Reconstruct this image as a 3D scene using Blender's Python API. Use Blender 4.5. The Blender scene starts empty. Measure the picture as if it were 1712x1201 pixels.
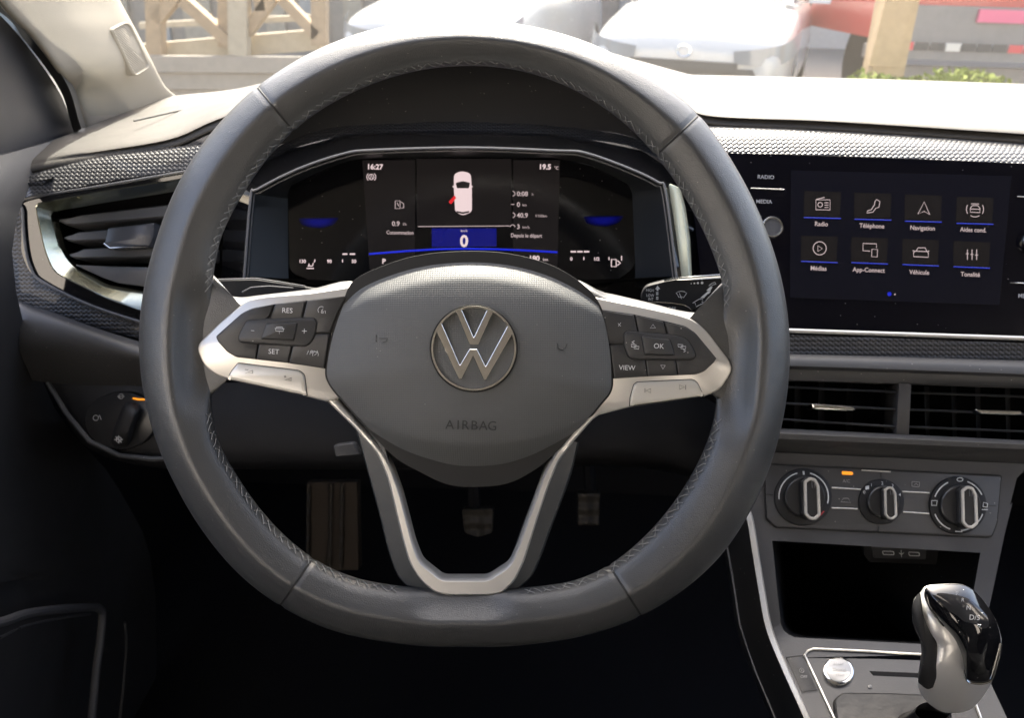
import bpy, math, random
from mathutils import Vector, Matrix
from mathutils.geometry import tessellate_polygon
random.seed(4)
S = bpy.context.scene
COL = S.collection
R = math.radians
# ------------------------------------------------------------------ camera, world, sun, exposure
F, CX, CY = 1344.0, 856.0, 600.5          # focal length and centre, in photograph pixels (1712 wide)
PITCH, ROLL = R(26), R(1.8)
CAM = Vector((0, 0, 1.25))
_f = Vector((0, math.cos(PITCH), -math.sin(PITCH)))
_r0 = Vector((1, 0, 0)); _u0 = Vector((0, math.sin(PITCH), math.cos(PITCH)))
RT = _r0 * math.cos(ROLL) + _u0 * math.sin(ROLL)
UP = -_r0 * math.sin(ROLL) + _u0 * math.cos(ROLL)
BK = -_f
cd = bpy.data.cameras.new('camera'); cam = bpy.data.objects.new('camera', cd); COL.objects.link(cam)
cam.matrix_world = Matrix(((RT.x, UP.x, BK.x, CAM.x), (RT.y, UP.y, BK.y, CAM.y), (RT.z, UP.z, BK.z, CAM.z), (0, 0, 0, 1)))
cd.sensor_width = 36; cd.lens = F / 1712 * 36; cd.clip_start = 0.02; cd.clip_end = 2000
cd.dof.use_dof = True; cd.dof.focus_distance = 0.475; cd.dof.aperture_fstop = 14
S.camera = cam
SUN_EL, SUN_AZ = R(49), R(-2)             # elevation; azimuth to the right of straight ahead
w = bpy.data.worlds.new('World'); S.world = w; w.use_nodes = True
nt = w.node_tree; bg = nt.nodes['Background']
sk = nt.nodes.new('ShaderNodeTexSky'); sk.sky_type = 'NISHITA'; sk.sun_disc = False
sk.sun_elevation = SUN_EL; sk.sun_rotation = SUN_AZ; sk.air_density = .8; sk.dust_density = 6; sk.ozone_density = .6
nt.links.new(sk.outputs[0], bg.inputs[0]); bg.inputs[1].default_value = 0.15
sd = bpy.data.lights.new('sun', 'SUN'); sd.energy = 2.4; sd.angle = R(0.5); sd.color = (1.0, 0.93, 0.82)
sun = bpy.data.objects.new('sun', sd); COL.objects.link(sun)
SUND = Vector((math.sin(SUN_AZ) * math.cos(SUN_EL), math.cos(SUN_AZ) * math.cos(SUN_EL), math.sin(SUN_EL)))
sun.rotation_euler = (-SUND).to_track_quat('-Z', 'Y').to_euler()
S.view_settings.view_transform = 'Standard'; S.view_settings.look = 'None'
S.view_settings.exposure = 2.6; S.view_settings.gamma = 1; S.view_settings.use_curve_mapping = False

# ------------------------------------------------------------------ helpers
def P(x, y, d):
    return CAM + RT * ((x - CX) / F * d) - UP * ((y - CY) / F * d) - BK * d
def rayd(x, y): return RT * ((x - CX) / F) - UP * ((y - CY) / F) - BK
def onZ(x, y, z): r = rayd(x, y); return CAM + r * ((z - CAM.z) / r.z)
def onX(x, y, X): r = rayd(x, y); return CAM + r * (X / r.x)
def onY(x, y, Y): r = rayd(x, y); return CAM + r * (Y / r.y)
def plane(a, b, c):
    m = Matrix(((1, a[0], a[1]), (1, b[0], b[1]), (1, c[0], c[1])))
    k = m.inverted() @ Vector((1 / a[2], 1 / b[2], 1 / c[2]))
    return lambda x, y: 1 / (k[0] + k[1] * x + k[2] * y)
def flat(d): return lambda x, y: d
def nrm(fn, x, y):
    a = P(x, y, fn(x, y)); b = P(x + 20, y, fn(x + 20, y)); c = P(x, y + 20, fn(x, y + 20))
    n = (b - a).cross(c - a).normalized()
    return n if n.dot(CAM - a) > 0 else -n
def Z(ox, oy, s, pts, *r):
    return [(ox + p[0] / s, oy + p[1] / s) + tuple(q / s for q in p[2:]) for p in pts]
def area(p): return sum(p[i - 1][0] * p[i][1] - p[i][0] * p[i - 1][1] for i in range(len(p))) / 2
def rc(pts, r=0, n=5):
    """round the corners of a pixel polygon; a point may carry its own radius"""
    out = []; N = len(pts)
    for i in range(N):
        p = Vector(pts[i][:2]); a = Vector(pts[i - 1][:2]); b = Vector(pts[(i + 1) % N][:2])
        rr = pts[i][2] if len(pts[i]) > 2 else r
        da, db = (a - p), (b - p)
        t = min(rr, da.length * .48, db.length * .48)
        if t < .05: out.append(tuple(p)); continue
        s, e = p + da.normalized() * t, p + db.normalized() * t
        for k in range(n + 1):
            q = k / n; out.append(tuple(s * (1 - q) ** 2 + p * 2 * q * (1 - q) + e * q * q))
    return out
def inset(pts, w):
    s = 1 if area(pts) > 0 else -1; N = len(pts); out = []
    for i in range(N):
        p = Vector(pts[i]); a = p - Vector(pts[i - 1]); b = Vector(pts[(i + 1) % N]) - p
        if a.length < 1e-6: a = b
        if b.length < 1e-6: b = a
        n1 = Vector((-a.y, a.x)).normalized() * s; n2 = Vector((-b.y, b.x)).normalized() * s
        m = n1 + n2
        if m.length < .2: m = n1
        m.normalize(); k = w / max(.5, m.dot(n1)); out.append(tuple(p + m * k))
    return out
def crom(pts, n, closed=False):
    pts = [Vector(p) for p in pts]; N = len(pts); out = []
    for i in range(N if closed else N - 1):
        p0 = pts[i - 1] if (closed or i > 0) else pts[0] * 2 - pts[1]
        p1 = pts[i]; p2 = pts[(i + 1) % N]
        p3 = pts[(i + 2) % N] if (closed or i + 2 < N) else p2 * 2 - p1
        for k in range(n):
            t = k / n
            out.append(.5 * (2 * p1 + (p2 - p0) * t + (2 * p0 - 5 * p1 + 4 * p2 - p3) * t * t + (3 * p1 - p0 - 3 * p2 + p3) * t ** 3))
    if not closed: out.append(pts[-1])
    return out
def resample(pts, n):
    L = [0]
    for i in range(1, len(pts)): L.append(L[-1] + (pts[i] - pts[i - 1]).length)
    out = []; j = 0
    for k in range(n):
        s = L[-1] * k / (n - 1)
        while j < len(L) - 2 and L[j + 1] < s: j += 1
        q = (s - L[j]) / max(1e-9, L[j + 1] - L[j]); out.append(pts[j].lerp(pts[j + 1], min(1, max(0, q))))
    return out
BASE = {}
class MB:
    def __init__(s): s.v = []; s.f = []; s.flatf = set()
    def add(s, vs, fs):
        o = len(s.v); s.v += [Vector(v) for v in vs]; s.f += [tuple(i + o for i in f) for f in fs]
    def plate(s, pts, fn, thick=.003, bev=1.2, bevd=.0006, off=0.0, back=False):
        x0 = sum(p[0] for p in pts) / len(pts); y0 = sum(p[1] for p in pts) / len(pts)
        n = nrm(fn, x0, y0); N = len(pts)
        ins = inset(pts, bev) if bev else pts
        mid = inset(pts, bev * .3) if bev else pts
        r0 = [P(x, y, fn(x, y)) + n * off for x, y in ins]
        rings = [r0]
        if bev:
            rings.append([P(x, y, fn(x, y)) + n * (off - bevd * .3) for x, y in mid])
            rings.append([P(x, y, fn(x, y)) + n * (off - bevd) for x, y in pts])
        rings.append([P(x, y, fn(x, y)) + n * (off - thick) for x, y in pts])
        vs = [v for r in rings for v in r]; fs = []
        flip = area(pts) > 0
        for k in range(len(rings) - 1):
            for i in range(N):
                j = (i + 1) % N
                q = (k * N + i, k * N + j, (k + 1) * N + j, (k + 1) * N + i)
                fs.append(q if not flip else q[::-1])
        o = len(s.f) + len(fs)
        tri = [tuple(t) for t in tessellate_polygon([[Vector((x, y, 0)) for x, y in ins]])] if N > 4 else [tuple(range(N))]
        s.flatf |= set(range(o, o + len(tri))); fs += tri
        if back: m = (len(rings) - 1) * N; fs.append(tuple(m + i for i in range(N)))
        s.add(vs, fs); return s
    def ringplate(s, outer, inner, fn, thick=.003, bev=1.0, bevd=.0006, off=0.0, oback=None):
        """frame between two polygons with the same number of points"""
        N = len(outer); x0 = sum(p[0] for p in outer) / N; y0 = sum(p[1] for p in outer) / N; n = nrm(fn, x0, y0)
        if area(outer) * area(inner) < 0: inner = inner[::-1]
        o2, i2 = inset(outer, bev), inset(inner, -bev)
        rr = [(outer, -thick), (outer, -bevd), (o2, 0), (i2, 0), (inner, -bevd), (inner, -thick)]
        vs = [P(x, y, fn(x, y)) + n * (off + h) for pl, h in rr for x, y in pl]; fs = []
        for k in range(5):
            for i in range(N):
                j = (i + 1) % N; fs.append((k * N + i, k * N + j, (k + 1) * N + j, (k + 1) * N + i))
        s.add(vs, fs); return s
    def dome(s, pts, c, hf, back=.01, rings=12):
        """closed outline filled with shrinking rings; hf(x, y, q) is the depth at ring fraction q (1 edge, 0 centre)"""
        N = len(pts); vs = []; fs = []
        qs = [1 - (k / rings) ** 1.6 for k in range(rings)]
        vs += [P(x, y, hf(x, y, 1) + back) for x, y in pts]
        for q in qs:
            for x, y in pts:
                X, Y = c[0] + (x - c[0]) * q, c[1] + (y - c[1]) * q; vs.append(P(X, Y, hf(X, Y, q)))
        for k in range(len(qs)):
            for i in range(N):
                j = (i + 1) % N; fs.append((k * N + i, k * N + j, (k + 1) * N + j, (k + 1) * N + i))
        vs.append(P(c[0], c[1], hf(c[0], c[1], 0))); m = len(qs) * N
        for i in range(N): fs.append((m + i, m + (i + 1) % N, len(vs) - 1))
        s.add(vs, fs); return s
    def loft(s, rows, n=40, rsub=1, smooth=True, closed=False):
        rr = []
        for r in rows:
            r = [p if isinstance(p, Vector) else P(*p) for p in r]
            if smooth and len(r) > 2: r = crom(r, 8)
            rr.append(resample(r, n))
        if rsub > 1:
            cols = [crom([rr[k][i] for k in range(len(rr))], rsub) for i in range(n)]
            rr = [[cols[i][k] for i in range(n)] for k in range(len(cols[0]))]
        vs = [v for r in rr for v in r]; fs = []
        for k in range(len(rr) - 1):
            for i in range(n - 1): fs.append((k * n + i, k * n + i + 1, (k + 1) * n + i + 1, (k + 1) * n + i))
        s.add(vs, fs); return s
    def tube(s, pts, r, closed=False, seg=8, ry=None):
        pts = [p if isinstance(p, Vector) else P(*p) for p in pts]; N = len(pts); vs = []; fs = []
        ry = r if ry is None else ry
        for i, p in enumerate(pts):
            a = pts[i - 1] if (i > 0 or closed) else p; b = pts[(i + 1) % N] if (i < N - 1 or closed) else p
            t = (b - a).normalized(); u = t.cross(BK)
            if u.length < .05: u = t.cross(UP)
            u.normalize(); v = u.cross(t).normalized()
            for k in range(seg): th = 2 * math.pi * k / seg; vs.append(p + u * (r * math.cos(th)) + v * (ry * math.sin(th)))
        for i in range(N if closed else N - 1):
            j = (i + 1) % N
            for k in range(seg): l = (k + 1) % seg; fs.append((i * seg + k, i * seg + l, j * seg + l, j * seg + k))
        if not closed: fs.append(tuple(range(seg))); fs.append(tuple((N - 1) * seg + k for k in range(seg)))
        s.add(vs, fs); return s
    def strokes(s, lines, fn, wpx=1.2, off=.0006):
        for L in lines:
            n = nrm(fn, *L[0][:2]); d = fn(*L[0][:2])
            if len(L) > 1 and (Vector(L[0][:2]) - Vector(L[-1][:2])).length < .01: L = L[:-1]; cl = True
            else: cl = False
            s.tube([P(p[0], p[1], fn(p[0], p[1])) + n * off for p in L], wpx * .5 * d / F, closed=cl, seg=6, ry=.0002)
        return s
    def text(s, body, x, y, cap, fn, rot=1.8, off=.0006, ext=.0001, sx=1.0, align='CENTER', bold=0.0):
        """x, y: pixel of the text's centre; cap: capital height in pixels"""
        cu = bpy.data.curves.new('t', 'FONT'); cu.body = body; cu.align_x = align; cu.size = 1; cu.resolution_u = 3; cu.offset = bold
        ob = bpy.data.objects.new('t', cu); COL.objects.link(ob)
        dg = bpy.context.evaluated_depsgraph_get(); dg.update(); me = ob.evaluated_get(dg).to_mesh()
        V = [v.co.copy() for v in me.vertices]; Fs = [tuple(p.vertices) for p in me.polygons]
        ob.evaluated_get(dg).to_mesh_clear(); bpy.data.objects.remove(ob); bpy.data.curves.remove(cu)
        c, si = math.cos(R(rot)), math.sin(R(rot)); o = P(x, y, fn(x, y)); n = nrm(fn, x, y)
        X2, Y2 = x + 20 * c, y + 20 * si; ux = (P(X2, Y2, fn(X2, Y2)) - o) / 20
        X2, Y2 = x + 20 * si, y - 20 * c; uy = (P(X2, Y2, fn(X2, Y2)) - o) / 20
        k = cap / .70
        vs = [o + ux * (v.x * k * sx) + uy * ((v.y - .35) * k) + n * (off + ext) for v in V]
        s.add(vs, Fs); return s
    def box(s, c, sz, rz=0):
        c = Vector(c); m = Matrix.Rotation(rz, 3, 'Z'); a, b, d = [q / 2 for q in sz]
        vs = [c + m @ Vector((x * a, y * b, z * d)) for x in (-1, 1) for y in (-1, 1) for z in (-1, 1)]
        s.add(vs, [(0, 1, 3, 2), (4, 6, 7, 5), (0, 4, 5, 1), (2, 3, 7, 6), (0, 2, 6, 4), (1, 5, 7, 3)]); return s
    def bar(s, a, b, w, h):
        """square bar between two world points"""
        a, b = Vector(a), Vector(b); t = (b - a).normalized(); u = t.cross(Vector((0, 1, 0)))
        if u.length < .1: u = t.cross(Vector((0, 0, 1)))
        u.normalize(); v = u.cross(t)
        vs = [q + u * (i * w / 2) + v * (j * h / 2) for q in (a, b) for i, j in ((-1, -1), (1, -1), (1, 1), (-1, 1))]
        s.add(vs, [(0, 1, 2, 3), (4, 5, 6, 7)] + [(i, (i + 1) % 4, 4 + (i + 1) % 4, 4 + i) for i in range(4)]); return s
    def build(s, name, mat, parent=None, ang=35, smooth=True):
        base = BASE.get(parent.name, Vector()) if parent else Vector()
        me = bpy.data.meshes.new(name); me.from_pydata([tuple(v - base) for v in s.v], [], s.f)
        uv = me.uv_layers.new(name='plane')
        for l in me.loops:
            q = s.v[l.vertex_index] - CAM; uv.data[l.index].uv = (q.dot(RT), q.dot(UP))
        me.materials.append(mat); o = bpy.data.objects.new(name, me); COL.objects.link(o)
        import bmesh
        bm = bmesh.new(); bm.from_mesh(me); bmesh.ops.recalc_face_normals(bm, faces=bm.faces); bm.to_mesh(me); bm.free()
        if smooth:
            for i, p in enumerate(me.polygons): p.use_smooth = i not in s.flatf
            me.set_sharp_from_angle(angle=R(ang))
        BASE[o.name] = base
        if parent: o.parent = parent
        return o
def thing(name, loc, label, cat, group=None):
    o = bpy.data.objects.new(name, None); COL.objects.link(o); o.location = loc; o.empty_display_size = .02
    o['label'] = label; o['category'] = cat
    if group: o['group'] = group
    BASE[o.name] = Vector(loc); return o
def tag(o, label, cat, group=None):
    o['label'] = label; o['category'] = cat
    if group: o['group'] = group
    return o
def struct(o, label=None):
    o['kind'] = 'structure'
    if label: o['label'] = label
    return o
def circ(cx, cy, r, n=32, ry=None, a0=0, a1=360, rot=0):
    ry = r if ry is None else ry; out = []
    full = abs(a1 - a0) >= 360
    for k in range(n if full else n + 1):
        t = R(a0 + (a1 - a0) * k / n); x, y = r * math.cos(t), ry * math.sin(t)
        out.append((cx + x * math.cos(R(rot)) - y * math.sin(R(rot)), cy + x * math.sin(R(rot)) + y * math.cos(R(rot))))
    return out
def loop(p): return list(p) + [p[0]]

# ------------------------------------------------------------------ materials
def mat(name, col, rough=.5, metal=0, bump=0, bscale=600, spec=.5, coat=0, var=.0, kind='noise', em=None, ems=0, bdist=.0004, rvar=.08, dust=0):
    m = bpy.data.materials.new(name); m.use_nodes = True; t = m.node_tree; b = t.nodes['Principled BSDF']
    b.inputs['Base Color'].default_value = (*col, 1); b.inputs['Roughness'].default_value = rough; b.inputs['Metallic'].default_value = metal
    b.inputs['Specular IOR Level'].default_value = spec; b.inputs['Coat Weight'].default_value = coat; b.inputs['Coat Roughness'].default_value = .04
    tc = t.nodes.new('ShaderNodeTexCoord')
    if em: b.inputs['Emission Color'].default_value = (*em, 1); b.inputs['Emission Strength'].default_value = ems
    if var:
        n = t.nodes.new('ShaderNodeTexNoise'); n.inputs['Scale'].default_value = 14; n.inputs['Detail'].default_value = 6
        t.links.new(tc.outputs['Object'], n.inputs['Vector'])
        mx = t.nodes.new('ShaderNodeMix'); mx.data_type = 'RGBA'; mx.inputs[6].default_value = (*[c * (1 - var) for c in col], 1)
        mx.inputs[7].default_value = (*[min(1, c * (1 + var)) for c in col], 1)
        t.links.new(n.outputs[0], mx.inputs[0]); t.links.new(mx.outputs[2], b.inputs['Base Color'])
    if dust:
        vn = t.nodes.new('ShaderNodeTexVoronoi'); vn.inputs['Scale'].default_value = 150; t.links.new(tc.outputs['Object'], vn.inputs['Vector'])
        lt = t.nodes.new('ShaderNodeMath'); lt.operation = 'LESS_THAN'; lt.inputs[1].default_value = dust; t.links.new(vn.outputs['Distance'], lt.inputs[0])
        dm = t.nodes.new('ShaderNodeMix'); dm.data_type = 'RGBA'; dm.inputs[6].default_value = (*col, 1); dm.inputs[7].default_value = (.32, .31, .28, 1)
        if var: t.links.new(mx.outputs[2], dm.inputs[6])
        t.links.new(lt.outputs[0], dm.inputs[0]); t.links.new(dm.outputs[2], b.inputs['Base Color'])
    if rvar:
        n = t.nodes.new('ShaderNodeTexNoise'); n.inputs['Scale'].default_value = 30; n.inputs['Detail'].default_value = 5
        t.links.new(tc.outputs['Object'], n.inputs['Vector'])
        mr = t.nodes.new('ShaderNodeMapRange'); mr.inputs[3].default_value = max(.02, rough - rvar); mr.inputs[4].default_value = rough + rvar
        t.links.new(n.outputs[0], mr.inputs[0]); t.links.new(mr.outputs[0], b.inputs['Roughness'])
    if bump:
        bp = t.nodes.new('ShaderNodeBump'); bp.inputs['Strength'].default_value = bump; bp.inputs['Distance'].default_value = bdist
        if kind == 'noise':
            n = t.nodes.new('ShaderNodeTexNoise'); n.inputs['Scale'].default_value = bscale; n.inputs['Detail'].default_value = 3
            t.links.new(tc.outputs['Object'], n.inputs['Vector']); t.links.new(n.outputs[0], bp.inputs['Height'])
        elif kind == 'leather':
            n = t.nodes.new('ShaderNodeTexVoronoi'); n.inputs['Scale'].default_value = bscale; n.feature = 'DISTANCE_TO_EDGE'
            t.links.new(tc.outputs['Object'], n.inputs['Vector'])
            n2 = t.nodes.new('ShaderNodeTexNoise'); n2.inputs['Scale'].default_value = 45; n2.inputs['Detail'].default_value = 4; t.links.new(tc.outputs['Object'], n2.inputs['Vector'])
            q = t.nodes.new('ShaderNodeMath'); q.operation = 'MULTIPLY_ADD'; q.inputs[1].default_value = 3.0; t.links.new(n2.outputs[0], q.inputs[0]); t.links.new(n.outputs[0], q.inputs[2]); t.links.new(q.outputs[0], bp.inputs['Height'])
        elif kind in ('dots', 'scales'):
            # u, v in metres on the panel, two crossed diagonal waves
            sx = t.nodes.new('ShaderNodeSeparateXYZ'); t.links.new(tc.outputs['UV'], sx.inputs[0])
            def M(op, a, bb=None):
                q = t.nodes.new('ShaderNodeMath'); q.operation = op
                for i, z in enumerate((a, bb)):
                    if z is None: continue
                    if isinstance(z, (int, float)): q.inputs[i].default_value = z
                    else: t.links.new(z, q.inputs[i])
                return q.outputs[0]
            ku = math.pi * bscale; kv = ku * (1.25 if kind == 'scales' else 1.0)
            u = M('MULTIPLY', sx.outputs[0], ku); v = M('MULTIPLY', sx.outputs[1], kv)
            a = M('SINE', M('ADD', u, v)); c = M('SINE', M('SUBTRACT', u, v))
            h = M('MULTIPLY', a, c)
            if kind == 'scales':
                h = M('ABSOLUTE', h); h = M('ADD', h, M('MULTIPLY', M('SINE', M('MULTIPLY', v, 2.0)), .35))
            t.links.new(h, bp.inputs['Height'])
        t.links.new(bp.outputs[0], b.inputs['Normal'])
    return m
M_leather = mat('wheel_leather', (.046, .047, .048), .36, spec=.75, bump=.7, bscale=900, kind='leather', bdist=.00025, var=.12, dust=.035)
M_hub = mat('airbag_cover_plastic', (.088, .090, .090), .58, bump=.25, bscale=760, kind='dots', bdist=.00025, var=.08, dust=.03)
M_thread = mat('thread', (.2, .2, .2), .7)
M_seam = mat('seam_dark', (.012, .012, .012), .7)
M_silver = mat('satin_silver', (.66, .64, .60), .33, metal=.6, bump=.05, bscale=2000, rvar=.04)
M_silver2 = mat('silver_button', (.66, .64, .59), .36, metal=.55, bump=.05, bscale=2000, rvar=.04)
M_chrome = mat('chrome', (.72, .72, .70), .12, metal=1, rvar=.04)
M_emblem = mat('emblem_chrome', (.84, .82, .77), .2, metal=1, rvar=.05)
M_button = mat('button_black', (.03, .03, .031), .42, bump=.25, bscale=1800, var=.15, dust=.055)
M_gap = mat('gap_black', (.006, .006, .006), .6)
M_gloss = mat('piano_black', (.006, .006, .007), .08, coat=.6, rvar=.03, dust=.055)
M_print = mat('white_print', (.62, .63, .64), .6)
M_printd = mat('dark_print', (.05, .045, .04), .6)
M_pad = mat('dash_pad', (.056, .051, .045), .62, bump=.5, bscale=900, kind='leather', bdist=.0004, var=.1)
M_dash = mat('dash_plastic', (.045, .045, .047), .5, bump=.35, bscale=900, kind='leather', bdist=.0003, var=.12, dust=.055)
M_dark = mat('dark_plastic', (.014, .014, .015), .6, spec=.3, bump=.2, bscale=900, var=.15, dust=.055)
M_vdark = mat('black_cavity', (.005, .005, .006), .8, spec=.2)
M_scale = mat('geometric_trim', (.03, .03, .032), .4, bump=.9, bscale=220, kind='scales', bdist=.0006, coat=.2)
M_frame = mat('frame_grey', (.13, .13, .135), .3, rvar=.05)
M_pillar = mat('pillar_fabric', (.27, .245, .20), .85, bump=.5, bscale=1100, bdist=.0004, var=.06)
M_grille = mat('grille_cream', (.22, .20, .165), .8, bump=1.0, bscale=420, kind='dots', bdist=.0008)
M_rubber = mat('black_rubber', (.01, .01, .01), .6)
M_glassd = mat('display_glass', (.004, .004, .005), .1, spec=.4, rvar=.03, dust=.055)
M_glasst = mat('touch_glass', (.003, .003, .006), .16, spec=.2, rvar=.1, dust=.055)
M_navy = mat('display_ground', (.004, .004, .008), .15, spec=.15, em=(.10, .10, .13), ems=.006)
M_tile = mat('display_tile', (.008, .008, .008), .15, spec=.2, em=(.14, .11, .11), ems=.010)
M_etext = mat('display_lit_text', (.02, .02, .02), .4, em=(1, .78, .78), ems=.14)
M_etext2 = mat('display_dim_text', (.02, .02, .02), .4, em=(1, .78, .78), ems=.09)
M_eblue = mat('display_blue', (.0, .0, .02), .3, em=(.01, .03, 1), ems=.10)
M_eblue2 = mat('display_dark_blue', (.0, .0, .02), .3, em=(.01, .02, .8), ems=.03)
M_glow = [mat('display_glow_blue', (0, 0, .006), .4, spec=.1, em=(.008, .012, .5), ems=.006 + .009 * k) for k in range(5)]
M_capd = mat('knob_black', (.02, .02, .021), .3)
M_slat = mat('vent_slat_grey', (.075, .076, .08), .42, bump=.2, bscale=900)
M_ered = mat('display_red', (.05, 0, 0), .3, em=(1, .02, .03), ems=.12)
M_orange = mat('lit_orange', (.2, .06, 0), .4, em=(1, .32, .02), ems=.2)
M_keytext = mat('backlit_key_print', (.4, .4, .42), .5)
M_pedal = mat('pedal_rubber', (.022, .018, .013), .6, bump=1.0, bscale=60, kind='dots', bdist=.002)
M_carpet = mat('carpet', (.012, .012, .0135), .95, spec=.08, bump=.6, bscale=500, bdist=.002)
M_mat = mat('brown_footrest', (.026, .018, .011), .8, bump=.3, bscale=400)
M_white = mat('white_car_paint', (.45, .45, .44), .25, coat=.6)
M_greycar = mat('grey_car_paint', (.45, .45, .43), .3, coat=.5)
M_red = mat('red_paint', (.45, .05, .04), .35, coat=.3)
M_cglass = mat('car_glass', (.06, .075, .06), .08)
M_ctrim = mat('car_black_trim', (.05, .05, .05), .5)
M_lamp = mat('lamp_lens', (.22, .23, .24), .1, coat=.5)
M_wood = mat('weathered_timber', (.28, .21, .135), .8, bump=.4, bscale=40, var=.25, bdist=.004)
M_wood2 = mat('pale_timber', (.33, .29, .22), .8, bump=.4, bscale=40, var=.2, bdist=.004)
M_wall = mat('pale_cladding', (.26, .235, .20), .8, var=.15)
M_steel = mat('grey_cladding', (.26, .27, .26), .6, var=.1)
M_asph = mat('asphalt', (.10, .097, .09), .9, bump=.6, bscale=60, bdist=.01, var=.25)
M_grass = mat('grass_green', (.16, .20, .02), .9, var=.4, bump=.5, bscale=60, bdist=.02)
M_pink = mat('plate_pink', (.65, .12, .22), .4)
M_redrefl = mat('red_reflector', (.55, .05, .06), .3)
M_whiterefl = mat('pale_reflector', (.6, .58, .52), .4)
M_bumper = mat('grey_bumper', (.20, .19, .18), .5, var=.15)
M_roof = mat('headliner', (.5, .47, .42), .9)

# ================================================================== STEERING WHEEL
D0 = .475
wheel = thing('steering_wheel', P(790, 590, D0), 'black leather steering wheel with round silver emblem and flattened bottom', 'steering wheel')
RC = (776, 565)
OUT = [(775,32),(840,36),(900,46),(1000,77),(1100,135),(1168,190),(1230,280),(1275,370),(1305,460),(1320,560),(1318,640),(1300,740),(1265,835),(1210,925),(1150,982),(1070,1032),(1000,1058),(900,1076),(776,1081),(640,1073),(540,1050),(470,1015),(400,962),(340,890),(290,805),(255,720),(237,640),(232,560),(243,470),(265,390),(300,302),(345,232),(425,148),(500,98),(600,55),(690,36)]
INN = [(775,110),(870,118),(960,150),(1030,195),(1100,265),(1150,340),(1190,420),(1210,480),(1204,540),(1198,620),(1196,690),(1180,745),(1140,820),(1080,895),(1020,945),(960,972),(900,980),(780,982),(660,978),(590,966),(520,932),(460,880),(400,800),(365,740),(353,680),(358,620),(358,540),(356,470),(368,400),(410,320),(460,250),(520,195),(600,150),(690,120)]
NR = 720
def radial(pts):
    q = sorted((math.atan2(x - RC[0], -(y - RC[1])) % (2 * math.pi), math.hypot(x - RC[0], y - RC[1])) for x, y in pts)
    q = [(q[-1][0] - 2 * math.pi, q[-1][1])] + q + [(q[0][0] + 2 * math.pi, q[0][1])]
    r = []; j = 0
    for i in range(NR):
        t = 2 * math.pi * i / NR
        while q[j + 1][0] < t: j += 1
        k = (t - q[j][0]) / (q[j + 1][0] - q[j][0]); r.append(q[j][1] * (1 - k) + q[j + 1][1] * k)
    for _ in range(3):
        r = [sum(r[(i + e) % NR] for e in range(-5, 6)) / 11 for i in range(NR)]
    return r
ro, ri = radial(OUT), radial(INN)
PROF = [(0, 0), (.02, .28), (.08, .5), (.18, .72), (.28, .88), (.36, .975), (.41, 1.0), (.47, .975), (.58, .87), (.70, .755), (.82, .61), (.91, .44), (.97, .23), (1, 0), (.985, -.3), (.93, -.6), (.8, -.85), (.6, -1), (.4, -1), (.2, -.85), (.07, -.6), (.015, -.3)]
def ang_of(x, y): return math.degrees(math.atan2(x - RC[0], -(y - RC[1]))) % 360
SEAMS = [ang_of(1138, 219), ang_of(1041, 983), ang_of(496, 975), ang_of(461, 185)]
def seamdist(i):
    a = 360 * i / NR; return min(min((a - s) % 360, (s - a) % 360) for s in SEAMS)
HR = .0165
rim = MB(); vs = []; fs = []; M_ = len(PROF)
def rimpt(i, t, h, extra=0):
    i %= NR; th = 2 * math.pi * i / NR; g = 0
    sdist = seamdist(i)
    if sdist < .8: g = .035 * (1 - sdist / .8)
    a_ = 360 * i / NR
    gs = sum(k_ * math.exp(-((min((a_ - c_) % 360, (c_ - a_) % 360) / w_) ** 4)) for c_, w_, k_ in ((268, 13, .85), (96, 13, .85), (181, 10, .5)))
    if t > .3 and h > 0: u_ = min(1, (t - .3) / .6); h = h * (1 - gs * u_ * u_ * (3 - 2 * u_))
    t2 = .5 + (t - .5) * (1 - g * 1.2); h2 = h * (1 - g * 1.8)
    r = ro[i] + (ri[i] - ro[i]) * t2
    return P(RC[0] + r * math.sin(th), RC[1] - r * math.cos(th), D0 - h2 * HR - extra)
for i in range(NR):
    for t, h in PROF: vs.append(rimpt(i, t, h))
for i in range(NR):
    j = (i + 1) % NR
    for k in range(M_): l = (k + 1) % M_; fs.append((i * M_ + k, i * M_ + l, j * M_ + l, j * M_ + k))
rim.add(vs, fs); rim_o = rim.build('rim', M_leather, wheel, ang=60)
for s_ in SEAMS:                          # dark thread lying in each groove
    i0 = int(round(s_ / 360 * NR)); b = MB()
    b.tube([rimpt(i0, t, h, .0001) for t, h in PROF[1:12]], .0006, seg=6); b.build('seam', M_seam, rim_o)
st = MB()                                 # cross stitching along the inner edge
n_st = 190
for k in range(n_st):
    a = (k + .5) / n_st * NR
    if any(lo < a / 2 < hi for lo, hi in ((84, 108), (254, 280), (166, 195))): continue
    w0 = random.uniform(-.6, .6)
    def rp_(ii, t, h):
        i_ = int(ii) % NR; return rimpt(i_, t, h, .0003)
    st.tube([rp_(a - 1.5 + w0, .885, .54), rp_(a, .93, .44), rp_(a + 1.5, .975, .24)], .00023, seg=5)
    if k % 2: st.tube([rp_(a + 1.4, .90, .50), rp_(a - 1.2, .985, .2)], .00022, seg=5)
st.build('stitching', M_thread, rim_o)

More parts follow.
